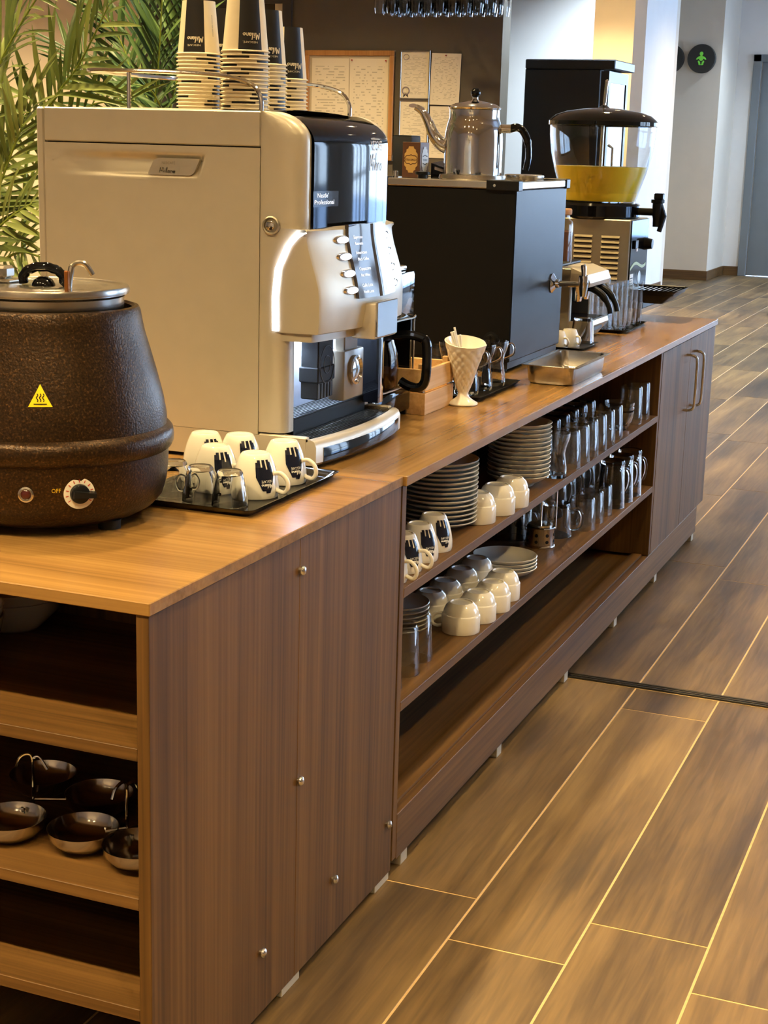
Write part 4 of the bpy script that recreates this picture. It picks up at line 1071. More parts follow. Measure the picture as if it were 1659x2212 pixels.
for k, (dx_, dy_, h, tx, ty) in enumerate(((-0.022, -0.012, 0.030, -0.006, 0.0), (-0.017, -0.016, 0.032, -0.004, -0.002), (-0.012, -0.012, 0.040, -0.009, 0.0), (-0.024, -0.004, 0.028, 0.0, 0.004), (-0.008, -0.018, 0.026, 0.003, -0.001))):
    s0 = Vector((cxv + dx_ * 0.3, cyv + dy_ * 0.3, TOP + 0.09)); s1 = Vector((cxv + dx_ + tx, cyv + dy_ + ty, TOP + 0.126 + h))
    st_ = solo('paper_straw', MB().tube([s0, s1], 0.0025, 8), M['print_white'], 'white wrapped straw, %s of five in the cone vase' % ['first from left', 'second from left', 'tallest', 'hindmost', 'rightmost'][k], 'straw', tuple(s0), 'straws in the cone vase')
# ------------------------------------------------------------------ tea glasses on a dark tray behind the vase
M['tray_dark'] = plain('dark_serving_tray', srgb(34, 31, 29), 0.3)
rounded_tray('serving_tray', -0.345, -0.135, 1.63, 1.93, TOP, 0.010, M['tray_dark'], 'dark tray of waisted glasses behind the white cone vase', 'tray')
wg_o = [(0.026, 0.0), (0.0275, 0.004), (0.0275, 0.022), (0.0245, 0.040), (0.0225, 0.055), (0.0245, 0.070), (0.0295, 0.085), (0.0325, 0.098), (0.0318, 0.104)]
wg = [(0.0, 0.0)] + [(r, z) for r, z in wg_o] + [(r - 0.0022, max(z, 0.009)) for r, z in reversed(wg_o)] + [(0.0, 0.009)]
def make_waisted(loc, label, group):
    r = thing('waisted_glass', label, 'glass', loc, group); L = Vector(loc)
    part('glass_body', MB().lathe(wg, loc, 28), M['glass'], r, smooth=50)
    hp_ = smooth_path([(0.031, 0, 0.094), (0.040, 0, 0.097), (0.0465, 0, 0.088), (0.045, 0, 0.074), (0.034, 0, 0.066), (0.0245, 0, 0.062)], 5)
    part('glass_handle', MB().tube([Vector(q) + L for q in hp_], 0.0028, 8), M['glass'], r, smooth=60)
    return r
WZ = TOP + 0.0022
wgl = make_waisted((-0.185, 1.875, WZ), 'waisted clear glass with handle, nearest the boiler on the dark tray', 'waisted glasses on the dark tray')
wgl.rotation_euler = (0, 0, 0.5)
for x, y, rz, lab in ((-0.190, 1.795, 0.4, 'waisted clear glass second from the boiler in the front row'), (-0.195, 1.715, 0.3, 'waisted clear glass third from the boiler in the front row, right of the cone vase'),
                      (-0.262, 1.715, 0.5, 'waisted clear glass in the back row above the crate, nearest it'), (-0.262, 1.800, 0.5, 'waisted clear glass in the middle of the back row of the dark tray'),
                      (-0.262, 1.880, 0.5, 'waisted clear glass in the back row nearest the boiler')):
    copy_thing(wgl, (x, y, WZ), rz, lab)
# ------------------------------------------------------------------ black water boiler
bo = thing('water_boiler', 'tall black box water boiler with side tap, carrying the steel teapot', 'boiler', (-0.42, 2.30, TOP))
bx0, bx1, by0, by1, bz0, bz1 = -0.62, -0.214, 2.085, 2.53, 0.762, 1.178
part('boiler_body', MB().box(bx0, bx1, by0, by1, bz0, bz1, bev=0.003), M['boiler'], bo)
part('top_rim', MB().box(bx0 - .004, bx1 + .004, by0 - .004, by0 + .012, bz1, bz1 + .018, bev=0.002), M['steel'], bo)
part('top_rim', MB().box(bx0 - .004, bx1 + .004, by1 - .012, by1 + .004, bz1, bz1 + .018, bev=0.002), M['steel'], bo)
part('top_rim', MB().box(bx1 - .012, bx1 + .004, by0 + .012, by1 - .012, bz1, bz1 + .018, bev=0.002), M['steel'], bo)
part('top_rim', MB().box(bx0 - .004, bx0 + .012, by0 + .012, by1 - .012, bz1, bz1 + .018, bev=0.002), M['steel'], bo)
part('top_plate', MB().box(bx0, bx1, by0 + .012, by1 - .012, bz1 + 0.001, bz1 + .014), M['steel'], bo)
for x, y in ((bx1, by0), (bx1, by1), (bx0, by0)):
    sx_, sy_ = (1 if x == bx1 else -1), (1 if y == by1 else -1)
    xa, xb = sorted((x + sx_ * .007, x - sx_ * .075)); ya_, yb_ = sorted((y + sy_ * .007, y - sy_ * .028))
    c_ = part('corner_guard', MB().box(xa, xb, ya_, yb_, bz1 - 0.004, bz1 + 0.021, bev=0.002), M['black'], bo, label='black corner guard')
    part('guard_screw', MB().lathe([(0.004, 0), (0.0035, -sy_ * -0.0012), (0, -sy_ * -0.0015)], ((xa + xb) / 2 - 0.02, y + sy_ * .007, bz1 + .008), 12, axis='y'), M['steel'], c_)
for x in (bx0 + .04, bx1 - .04):
    for y in (by0 + .04, by1 - .04):
        part('foot', MB().lathe([(0, TOP), (0.022, TOP), (0.018, bz0 + .002), (0, bz0 + .002)], (x, y, 0), 16), M['rubber'], bo)
part('boiler_base', MB().box(bx0 + .006, bx1 - .006, by0 + .006, by1 - .006, 0.745, bz0), M['black_matt'], bo)
yt, zt_ = 2.43, 0.932
tp = part('tap', MB().lathe([(0.0, 0.0), (0.025, 0.0), (0.0255, 0.003), (0.018, 0.008), (0.012, 0.012), (0.011, 0.020), (0.008, 0.022), (0.0075, 0.08), (0.0, 0.08)], (bx1, yt, zt_), 28, axis='x'), M['chrome'], bo, label='chrome tap')
part('tap_valve', MB().lathe([(0.0, -0.030), (0.0075, -0.030), (0.0085, -0.024), (0.0125, 0.0), (0.0135, 0.020), (0.0125, 0.024), (0.0, 0.024)], (bx1 + 0.086, yt, zt_), 24), M['chrome'], tp)
part('tap_lever', MB().tube([(bx1 + 0.086, yt, zt_ + 0.022), (bx1 + 0.084, yt, zt_ + 0.046), (bx1 + 0.082, yt, zt_ + 0.052)], [0.006, 0.0075, 0.006], 12), M['chrome'], tp)
kb_ = part('control_knob', MB().lathe([(0.0, -0.018), (0.012, -0.018), (0.014, -0.004), (0.02, -0.003), (0.02, 0.0)], (-0.262, by0, 0.815), 24, axis='y').box(-0.2645, -0.2595, by0 - .024, by0 - .016, 0.803, 0.827), M['black'], bo, label='black thermostat knob')
for x in (-0.575, -0.535):
    part('valve_stud', MB().lathe([(0, bz1 + .014), (0.0065, bz1 + .014), (0.0065, bz1 + .034), (0, bz1 + .035)], (x, by0 + .022, 0), 14), M['steel'], bo)
part('plug_stop', MB().lathe([(0, 0), (0.012, 0), (0.012, .012), (0.019, .013), (0.019, .020), (0, .021)], (-0.47, by0 + .04, bz1 + .014), 20), M['black'], bo, label='black plug')
# round hob rings on the boiler
hz = bz1 + .0145
solo('hob_ring', MB().lathe([(0.0, 0.0), (0.084, 0.0), (0.086, 0.004), (0.084, 0.013), (0.078, 0.014), (0.074, 0.010), (0.0, 0.010)], (-0.392, 2.275, hz), 40), M['steel'], 'round steel hob ring under the teapot on the boiler', 'hob ring', (-0.392, 2.275, hz))
solo('pot_lid', MB().lathe([(0.0, 0.0), (0.050, 0.0), (0.052, 0.004), (0.052, 0.014), (0.046, 0.016), (0.0, 0.017)], (-0.30, 2.42, hz), 36), M['steel'], 'flat round steel pot lid beside the teapot on the boiler', 'lid', (-0.30, 2.42, hz))
# teapot
TX, TY, TZ = -0.392, 2.275, hz + 0.0105
te = thing('teapot', 'tall polished steel teapot with curved spout and black handle', 'teapot', (TX, TY, TZ))
part('pot_body', MB().lathe([(0.0, 0.0), (0.070, 0.0), (0.073, 0.003), (0.0735, 0.012), (0.0735, 0.085), (0.0725, 0.105), (0.067, 0.130), (0.063, 0.142), (0.0632, 0.162), (0.060, 0.163), (0.0, 0.160)], (TX, TY, TZ), 64), M['chrome'], te, smooth=40)
lid_ = part('pot_lid', MB().lathe([(0.0, 0.163), (0.065, 0.163), (0.0665, 0.167), (0.063, 0.171), (0.050, 0.177), (0.03, 0.182), (0.012, 0.1845), (0.007, 0.188), (0.0065, 0.194), (0.0, 0.194)], (TX, TY, TZ), 48), M['chrome'], te, smooth=40)
part('lid_knob', MB().lathe([(0.0, 0.192), (0.008, 0.193), (0.012, 0.200), (0.012, 0.207), (0.008, 0.214), (0.0, 0.216)], (TX, TY, TZ), 20), M['gloss_black'], lid_, label='black lid knob')
dv = Vector((-0.98, -0.18, 0)).normalized()
def sp_pt(d, z): return Vector((TX, TY, TZ)) + dv * d + Vector((0, 0, z))
part('spout', MB().tube(smooth_path([sp_pt(0.066, 0.07), sp_pt(0.085, 0.078), (sp_pt(0.104, 0.100)), sp_pt(0.118, 0.130), sp_pt(0.134, 0.155), sp_pt(0.152, 0.166)], 5), [0.019 - 0.0115 * (i / 25) for i in range(26)], 16), M['chrome'], te, smooth=60)
hv = Vector((0.97, 0.24, 0)).normalized()
def h_pt(d, z): return Vector((TX, TY, TZ)) + hv * d + Vector((0, 0, z))
part('handle_ferrule', MB().tube([h_pt(0.062, 0.118), h_pt(0.092, 0.118)], 0.011, 14), M['chrome'], te)
part('handle', MB().tube(smooth_path([h_pt(0.09, 0.118), h_pt(0.108, 0.122), h_pt(0.124, 0.112), h_pt(0.136, 0.085), h_pt(0.139, 0.05), h_pt(0.134, 0.018)], 5), [0.010] * 6 + [0.0095] * 10 + [0.008] * 10, 12), M['gloss_black'], te, label='black curved handle')
# small boxes on the boiler
tb0 = thing('tea_box', 'small brown carton with gold crest beside the steel teapot', 'box', (-0.56, 2.30, bz1 + 0.0145))
z0 = bz1 + 0.0145
part('carton', MB().box(-0.586, -0.538, 2.28, 2.345, z0, z0 + 0.090, bev=0.0008), M['brown_box'], tb0)
part('carton_side', MB().box(-0.538, -0.5372, 2.281, 2.344, z0 + .001, z0 + 0.089), M['lilac_box'], tb0)
def crest(cx_, cz, w, h):
    return [(cx_ - w * .5, cz - h * .22), (cx_ - w * .5, cz + h * .22), (cx_ - w * .36, cz + h * .3), (cx_ - w * .36, cz + h * .38), (cx_ - w * .22, cz + h * .42), (cx_ - w * .18, cz + h * .5), (cx_ + w * .18, cz + h * .5), (cx_ + w * .22, cz + h * .42), (cx_ + w * .36, cz + h * .38), (cx_ + w * .36, cz + h * .3), (cx_ + w * .5, cz + h * .22), (cx_ + w * .5, cz - h * .22), (cx_ + w * .36, cz - h * .3), (cx_ + w * .36, cz - h * .38), (cx_ + w * .22, cz - h * .42), (cx_ + w * .18, cz - h * .5), (cx_ - w * .18, cz - h * .5), (cx_ - w * .22, cz - h * .42), (cx_ - w * .36, cz - h * .38), (cx_ - w * .36, cz - h * .3)]
c1 = part('gold_crest', MB().prism(crest(-0.562, z0 + .046, .036, .066), 'y', 2.2790, 2.2802), M['gold_print'], tb0)
fr_ = MB(); fn = lambda s, t: (-0.562 + s, 2.2786, z0 + .046 + t)
put_text(fr_, 'TEA BAGS', fn, 0.008, -0.0135, -0.003, width=0.027)
for sg in (1, -1):
    strip2(fr_, [(-0.015, sg * .007), (-0.012, sg * .010), (-0.004, sg * .010), (0, sg * .013), (0.004, sg * .010), (0.012, sg * .010), (0.015, sg * .007)], 0.0018, fn)
for sg in (1, -1):
    strip2(fr_, [(sg * .015, -.007), (sg * .017, -.004), (sg * .0155, 0), (sg * .017, .004), (sg * .015, .007)], 0.0018, fn)
part('crest_print', fr_, M['brown_box'], c1, smooth=0)
c2 = part('white_crest', MB().prism(crest(2.3125, z0 + .046, .044, .066), 'x', -0.5373, -0.5362), M['print_white'], tb0)
fr_ = MB(); fn = lambda s, t: (-0.5358, 2.3125 + s, z0 + .046 + t)
put_text(fr_, 'TEA BAGS', fn, 0.008, -0.0155, -0.003, width=0.031)
for sg in (1, -1): strip2(fr_, [(-0.017, sg * .008), (0, sg * .012), (0.017, sg * .008)], 0.0018, fn)
part('crest_print', fr_, M['grey_felt'], c2, smooth=0)
solo('charcoal_box', MB().box(-0.655, -0.600, 2.38, 2.45, z0, z0 + 0.106, bev=0.006, seg=2).box(-0.655, -0.602, 2.382, 2.448, z0 + 0.105, z0 + 0.107), M['grey_felt'], 'dark charcoal box with rounded corners behind the brown tea carton', 'box', (-0.6275, 2.415, z0))
cd = thing('card_reader', 'low black gadget with grey screen lying between tea carton and teapot', 'gadget', (-0.49, 2.37, z0))
part('gadget_body', MB().loft([[(-0.525, 2.33, z0), (-0.455, 2.33, z0), (-0.455, 2.42, z0), (-0.525, 2.42, z0)], [(-0.525, 2.33, z0 + .038), (-0.455, 2.33, z0 + .018), (-0.455, 2.42, z0 + .022), (-0.525, 2.42, z0 + .045)]], closed=True, cap0=True, cap1=True), M['gloss_black'], cd)
part('gadget_screen', MB().add([(-0.515, 2.3295, z0 + .022), (-0.48, 2.3295, z0 + .013), (-0.48, 2.3295, z0 + .020), (-0.515, 2.3295, z0 + .030)], [(0, 1, 2, 3)]), M['lilac_box'], cd, smooth=0)

# ------------------------------------------------------------------ steel pan
pn = thing('steel_pan', 'shallow rectangular stainless steel pan near the worktop edge, before the boiler', 'pan', (-0.075, 2.105, TOP))
def ringp(x0, x1, y0, y1, z, r): return [(p[0], p[1], z) for p in rpoly([(x0, y0), (x1, y0), (x1, y1), (x0, y1)], r, 5)]
px0, px1, py0, py1 = -0.142, -0.005, 1.945, 2.268; pz = TOP + 0.045
rows = [ringp(px0 + .018, px1 - .018, py0 + .018, py1 - .018, TOP, 0.02), ringp(px0 + .012, px1 - .012, py0 + .012, py1 - .012, TOP + .008, 0.022), ringp(px0 + .009, px1 - .009, py0 + .009, py1 - .009, pz - .002, 0.022), ringp(px0, px1, py0, py1, pz - .001, 0.012), ringp(px0 - .001, px1 + .001, py0 - .001, py1 + .001, pz + .0005, 0.012), ringp(px0 + .001, px1 - .001, py0 + .001, py1 - .001, pz + .0015, 0.012),
        ringp(px0 + .011, px1 - .011, py0 + .011, py1 - .011, pz + .0005, 0.021), ringp(px0 + .014, px1 - .014, py0 + .014, py1 - .014, TOP + .010, 0.021), ringp(px0 + .020, px1 - .020, py0 + .020, py1 - .020, TOP + .002, 0.019)]
part('pan_body', MB().loft(rows, closed=True, cap0=True, cap1=True), M['steel'], pn, smooth=50)

# ------------------------------------------------------------------ small tray: espresso cups and an upturned tumbler
rounded_tray('serving_tray', -0.345, -0.165, 2.60, 2.775, TOP, 0.008, M['tray_dark'], 'small dark tray with white espresso cups before the silver espresso machine', 'tray')
def make_espresso(loc, label, group):
    r = thing('espresso_cup', label, 'cup', loc, group); L = Vector(loc)
    part('cup_body', MB().lathe([(0.0, 0.040), (0.016, 0.040), (0.024, 0.024), (0.0265, 0.0), (0.029, 0.0), (0.0285, 0.010), (0.0265, 0.026), (0.020, 0.041), (0.0175, 0.046), (0.015, 0.046), (0.0, 0.0445)], loc, 32), M['white_china'], r, smooth=50)
    part('cup_handle', MB().tube([Vector(q) + L for q in smooth_path([(0.026, 0, 0.028), (0.036, 0, 0.028), (0.042, 0, 0.018), (0.037, 0, 0.008), (0.028, 0, 0.010)], 5)], 0.0028, 8), M['white_china'], r)
    return r
EZ = TOP + 0.0022
ec = make_espresso((-0.250, 2.645, EZ), 'upturned white espresso cup nearest the boiler on the small tray', 'espresso cups')
ec.rotation_euler = (0, 0, -0.5)
copy_thing(ec, (-0.232, 2.705, EZ), -0.5, 'upturned white espresso cup second from the boiler, beside the upturned tumbler')
copy_thing(ec, (-0.300, 2.700, EZ), -0.5, 'upturned white espresso cup at the back of the small tray')
def tumbler_prof(h, r_rim, r_base, th=0.0025, base=0.008):
    return [(0.0, h - base), (r_base - th, h - base), (r_rim - th, 0.0), (r_rim, 0.0), (r_base + 0.001, h - 0.004), (r_base - 0.002, h), (0.0, h)]
solo('tumbler', MB().lathe(tumbler_prof(0.075, 0.034, 0.027), (-0.207, 2.748, EZ), 32), M['glass'], 'upturned clear tumbler behind the espresso cups on the small tray', 'glass', (-0.207, 2.748, EZ), smooth=50)

# ------------------------------------------------------------------ silver espresso machine with storage jar
em = thing('espresso_machine', 'compact silver espresso machine with black lever arms, between boiler and juice dispenser', 'espresso machine', (-0.34, 2.95, TOP))
ex0, exf, ey0, ey1 = -0.46, -0.30, 2.80, 3.04
part('machine_side', MB().box(ex0, -0.262, ey0, ey0 + 0.02, TOP + .006, 0.945, bev=0.003), M['satin_steel'], em)
part('machine_side', MB().box(ex0, -0.262, ey1 - 0.02, ey1, TOP + .006, 0.945, bev=0.003), M['satin_steel'], em)
part('machine_back', MB().box(ex0, -0.33, ey0 + 0.02, ey1 - 0.02, TOP + .006, 0.945), M['black'], em)
part('brew_head', MB().loft([[(ex0, y, 0.945), (-0.262, y, 0.945), (-0.215, y, 0.928), (-0.206, y, 0.905), (-0.210, y, 0.893), (ex0, y, 0.893)] for y in (ey0 + 0.001, ey1 - 0.001)], closed=True, cap0=True, cap1=True), M['silver_paint'], em)
part('top_deck', MB().box(ex0 - .002, -0.30, ey0 - .002, ey1 + .002, 0.945, 0.955, bev=0.003), M['black'], em)
for k, y in enumerate((2.885, 2.965)):
    part('lever_arm', MB().tube(smooth_path([(-0.262, y, 0.885), (-0.225, y, 0.885), (-0.192, y, 0.868), (-0.17, y, 0.838), (-0.163, y, 0.815)], 5), [0.011] * 5 + [0.0105] * 8 + [0.008] * 8, 10), M['black'], em, label='black lever arm')
    part('brew_group', MB().lathe([(0, 0.84), (0.016, 0.845), (0.022, 0.87), (0.024, 0.893), (0, 0.893)], (-0.268, y, 0), 20), M['chrome'], em)
dp = [[(-0.33, y, TOP + .006), (-0.235, y, TOP + .006), (-0.205, y, TOP + 0.045), (-0.208, y, TOP + 0.058), (-0.33, y, TOP + 0.058)] for y in (ey0 + .004, ey1 - .004)]
dpt = part('drip_tray', MB().loft(dp, closed=True, cap0=True, cap1=True), M['silver_paint'], em)
part('tray_grille', MB().box(-0.325, -0.214, ey0 + .022, ey1 - .022, TOP + 0.058, TOP + 0.061), M['black'], dpt)
part('tray_slot', MB().box(-0.2185, -0.210, ey0 + .06, ey1 - .06, TOP + 0.027, TOP + 0.037), M['black'], dpt)
for x in (ex0 + .03, -0.28):
    for y in (ey0 + .03, ey1 - .03): part('foot', MB().lathe([(0, TOP), (0.012, TOP), (0.012, TOP + .008), (0, TOP + .008)], (x, y, 0), 12), M['rubber'], em)
jr = thing('storage_jar', 'tall glass jar of cocoa powder with wooden lid on the espresso machine', 'jar', (-0.318, 2.86, 0.9555))
JL = (-0.318, 2.86, 0.9555)
jo = [(0.034, 0.0), (0.036, 0.004), (0.036, 0.105), (0.034, 0.116), (0.026, 0.124), (0.0255, 0.134)]
part('jar_body', MB().lathe([(0.0, 0.0)] + jo + [(r - .0025, max(z, .005)) for r, z in reversed(jo)] + [(0, .005)], JL, 32), M['jar_glass'], jr, smooth=50)
part('cocoa', MB().lathe([(0, .0055), (.033, .0055), (.0332, .088), (.02, .092), (0, .09)], JL, 28), M['cocoa'], jr, label='brown cocoa powder')
part('wooden_lid', MB().lathe([(0, .128), (.0228, .128), (.0228, .136), (.030, .137), (.031, .142), (.031, .150), (.029, .153), (0, .153)], JL, 32), M['cork'], jr, label='round wooden lid')

# ------------------------------------------------------------------ tall clear glasses on a black tray
rounded_tray('serving_tray', -0.345, -0.165, 3.085, 3.385, TOP, 0.009, M['tray_black'], 'black tray of tall clear glasses before the juice dispenser', 'tray')
TG = solo('highball_glass', MB().lathe([(0, 0), (.024, 0), (.0262, .003), (.0285, .138), (.0270, .138), (.0240, .012), (0, .010)], (-0.2, 3.13, EZ), 28), M['bright_glass'], 'tall clear glass at the near right corner of the black tray', 'glass', (-0.2, 3.13, EZ), 'tall clear glasses', smooth=50)
wr = ['near', 'second', 'third', 'far']; wc = ['right', 'middle', 'left']
for j in range(4):
    for i in range(3):
        if i == 0 and j == 0: continue
        o = TG.copy(); COL.objects.link(o); o.location = (-0.2 - 0.059 * i, 3.13 + 0.068 * j, EZ)
        o['label'] = 'tall clear glass on the black tray, %s row, %s place before the juice dispenser' % (wc[i], wr[j])

# ------------------------------------------------------------------ juice dispenser
jd = thing('juice_dispenser', 'orange juice dispenser with clear round bowl and black lid at the worktop end', 'juice dispenser', (-0.392, 3.57, TOP))
jx0, jx1, jy0, jy1 = -0.55, -0.25, 3.445, 3.695
part('cabinet_body', MB().box(jx0, jx1, jy0, jy1, 0.79, 1.058, bev=0.003), M['satin_steel'], jd)
for c0 in (-0.435, -0.345):
    for k in range(12):
        z = 1.0 - k * 0.0165
        part('louvre', MB().loft([[(c0, jy0 - .0002, z + .006), (c0 + .062, jy0 - .0002, z + .006)], [(c0 + .002, jy0 - .0034, z - .001), (c0 + .060, jy0 - .0034, z - .001)], [(c0 + .002, jy0 - .0002, z - .0025), (c0 + .060, jy0 - .0002, z - .0025)]]), M['louvre'], jd)
        part('louvre_slot', MB().box(c0 + .003, c0 + .059, jy0 - .0012, jy0 + .0006, z - .0062, z - .0026), M['gap'], jd)
fp = part('front_panel', MB().box(jx1, jx1 + .004, jy0 + .004, jy1 - .004, 0.80, 1.056, bev=0.001), M['gloss_black'], jd, label='black front panel')
part('rocker_switch', MB().box(jx1 + .004, jx1 + .011, jy0 + .04, jy0 + .075, 0.965, 0.992, bev=0.002), M['black'], fp)
part('switch_label', MB().box(jx1 + .004, jx1 + .0052, jy0 + .08, jy0 + .10, 0.955, 0.99), M['print_white'], fp)
part('thermostat_knob', MB().lathe([(0.0, .026), (.016, .026), (.019, .008), (.021, .0)], (jx1 + .004, jy1 - .05, 0.975), 24, axis='x'), M['black'], fp)
part('wave_print', MB().loft([[(jx1 + .0047, jy0 + .006 + i * .02, 0.895 + .012 * math.sin(i * .5) + i * .0015 + w) for i in range(12)] for w in (0, .010)]), plain('olive_print', srgb(150, 160, 50), 0.4), fp, smooth=0)
st_ = part('info_sticker', MB().box(jx1 + .004, jx1 + .0048, jy0 + .008, jy0 + .055, 0.815, 0.885), M['print_white'], fp)
ln = MB()
for k in range(7): ln.box(jx1 + .0048, jx1 + .0051, jy0 + .012, jy0 + .05 - .006 * (k % 3), 0.822 + k * .008, 0.8245 + k * .008)
part('sticker_lines', ln, M['grey_felt'], st_, smooth=0, kind='stuff')
part('round_logo', MB().lathe([(0, .001), (.021, .001), (.021, 0)], (jx1 + .004, jy0 + .14, 0.868), 28, axis='x'), M['steel'], fp)
part('drip_base', MB().box(-0.36, -0.20, jy0 + .02, jy1 - .02, 0.775, 0.80, bev=0.004), M['black'], jd)
dtj = part('drip_tray', MB().loft([[(p[0], p[1], z) for p in rpoly([(-0.25 , jy0 + .01 + i_), (x_, jy0 + .01 + i_), (x_, jy1 - .01 - i_), (-0.25, jy1 - .01 - i_)], .02, 4)] for z, x_, i_ in ((0.795, -0.14, 0.02), (0.835, -0.095, 0.0), (0.838, -0.094, 0.0), (0.836, -0.099, 0.004), (0.822, -0.105, 0.006))], closed=True, cap0=True, cap1=True), M['black'], jd, label='black drip tray')
for k in range(9):
    part('tray_bar', MB().box(-0.243 + k * .016, -0.238 + k * .016, jy0 + .02, jy1 - .02, 0.829, 0.834), M['gloss_black'], dtj)
for x in (jx0 + .03, -0.262):
    for y in (jy0 + .03, jy1 - .03): part('foot', MB().lathe([(0, TOP), (.016, TOP), (.014, .75), (.014, .792), (0, .792)], (x, y, 0), 16), M['rubber'], jd)
bc = (-0.392, 3.57, 0)
part('bowl_base', MB().lathe([(0, 1.058), (.132, 1.058), (.137, 1.064), (.137, 1.098), (.131, 1.106), (.12, 1.108), (0, 1.108)], bc, 48), M['gloss_black'], jd, label='black bowl base')
bprof = [(.118, 1.108), (.132, 1.15), (.150, 1.205), (.164, 1.262), (.171, 1.315), (.1725, 1.352)]
def bowl_r(z):
    for (r0, z0_), (r1, z1_) in zip(bprof[:-1], bprof[1:]):
        if z0_ <= z <= z1_: return r0 + (r1 - r0) * (z - z0_) / (z1_ - z0_)
    return .118
part('juice_bowl', MB().lathe([(0, 1.1085)] + bprof + [(r - .003, max(z, 1.112)) for r, z in reversed(bprof)] + [(0, 1.112)], bc, 64), M['thin_glass'], jd, smooth=50, label='clear bowl')
jz = [1.1125, 1.15, 1.18, 1.205, 1.222]
part('juice', MB().lathe([(0, 1.1125)] + [(bowl_r(z) - .0034, z) for z in jz] + [(0, 1.222)], bc, 64), M['juice'], jd, smooth=50, label='orange juice')
part('agitator', MB().tube([(-0.392, 3.57, 1.12), (-0.392, 3.57, 1.352)], 0.005, 10), M['steel'], jd)
jl = part('bowl_lid', MB().lathe([(.174, 1.350), (.178, 1.352), (.178, 1.364), (.170, 1.372), (.155, 1.384), (.12, 1.396), (.06, 1.405), (.02, 1.408), (.008, 1.416), (0, 1.418)], bc, 64), M['gloss_black'], jd, smooth=40, label='black domed lid')
part('lid_knob', MB().tube(smooth_path([(-0.392, 3.57, 1.41), (-0.390, 3.57, 1.44), (-0.388, 3.57, 1.475), (-0.386, 3.57, 1.497)], 4), [.009] + [.0055] * 9 + [.006, .006, .004], 10), M['chrome'], jl)
tv = part('juice_tap', MB().tube([(-0.262, 3.57, 1.082), (-0.205, 3.57, 1.082)], .012, 14).lathe([(0, 1.035), (.012, 1.035), (.013, 1.06), (.0165, 1.075), (.0165, 1.11), (.022, 1.112), (.022, 1.122), (0, 1.122)], (-0.195, 3.57, 0), 20), M['black'], jd, label='black juice tap')
part('tap_lever', MB().box(-0.206, -0.176, 3.555, 3.585, 1.122, 1.142, bev=.003).tube([(-0.19, 3.57, 1.12), (-0.172, 3.57, 1.07), (-0.185, 3.57, 1.02)], [.008, .009, .008], 10), M['black'], tv)
# ------------------------------------------------------------------ crockery on the upper shelf
U = 0.5335; LO = 0.3255
def plate_mesh(r, h, mat):
    return mesh('plate', MB().lathe([(0, 0), (r * .52, 0), (r * .55, .0025), (r * .80, .005), (r * .985, h - .002), (r, h), (r * .985, h + .0012), (r * .8, .0085), (r * .5, .005), (0, .005)], n=56), mat, smooth=50)
def plate_stack(x, y, z, n, pitch, me, name, cat, desc, group):
    for k in range(n):
        o = bpy.data.objects.new(name, me); COL.objects.link(o); o.location = (x, y, z + k * pitch)
        o.rotation_euler = (0, 0, 0.3 * k)
        tag(o, ('topmost %s' % desc) if k == n - 1 else '%s %s' % ('lowest' if k == 0 else ORD[k] + '-lowest', desc), cat, group)
pl_a = plate_mesh(0.0815, 0.0135, M['grey_china']); pl_b = plate_mesh(0.075, 0.0135, M['grey_china'])
plate_stack(-0.115, 1.325, U, 14, 0.0094, pl_a, 'dinner_plate', 'plate', 'off-white plate in the stack behind the printed mugs', 'plates in the near stack')
bl = mesh('bowl', MB().lathe([(0, 0), (.036, 0), (.038, .004), (.056, .014), (.068, .022), (.0715, .026), (.0705, .027), (.066, .0225), (.05, .014), (.03, .007), (0, .007)], n=56), M['grey_china'], smooth=50)
plate_stack(-0.082, 1.770, U, 13, 0.0099, bl, 'soup_plate', 'soup plate', 'off-white soup plate in the stack before the upturned tumblers', 'soup plates in the far stack')
# printed mugs
for x, y, rz, lab in ((-0.052, 1.132, 0.05, 'printed white mug on the upper shelf, rightmost, before the plate stack'), (-0.050, 1.050, 0.0, 'printed white mug on the upper shelf, second from the plates'),
                      (-0.050, 0.966, 0.05, 'printed white mug on the upper shelf, third from the plates'), (-0.048, 0.888, 0.0, 'printed white mug on the upper shelf, hard against the side panel'),
                      (-0.150, 0.935, 0.0, 'printed white mug at the back of the upper shelf, left of the plates')):
    mg = copy_thing(mug0, (x, y, U), rz, lab)
    if y > 1.0:                                   # these two stand with the handle turned to the back
        for ch in mg.children:
            if ch.name.startswith('mug_handle'): ch.rotation_euler = (0, 0, 2.3)
# plain cups, upturned
def make_cup(loc, label, group):
    r = thing('stacking_cup', label, 'cup', loc, group); L = Vector(loc)
    po = [(0.0385, 0.0), (0.0392, 0.002), (0.0388, 0.034), (0.0375, 0.0365), (0.0362, 0.0372), (0.0352, 0.044), (0.031, 0.0535), (0.0255, 0.0585), (0.0240, 0.0605), (0.0215, 0.0605), (0.0205, 0.058), (0.0, 0.058)]
    pi_ = [(0.0, 0.054), (0.023, 0.054), (0.033, 0.042), (0.0362, 0.034), (0.0365, 0.001)]
    part('cup_body', MB().lathe(pi_ + po, loc, 40), M['white_china'], r, smooth=40)
    part('cup_handle', MB().tube([Vector(q) + L for q in smooth_path([(0.038, 0, 0.034), (0.050, 0, 0.033), (0.0585, 0, 0.023), (0.0575, 0, 0.012), (0.049, 0, 0.007), (0.0385, 0, 0.0085)], 5)], 0.0034, 10), M['white_china'], r, smooth=60)
    return r
cp0 = make_cup((-0.050, 1.385, U), 'plain white cup upturned on the upper shelf, nearest the plate stack', 'plain white cups')
cp0.rotation_euler = (0, 0, 2.4)
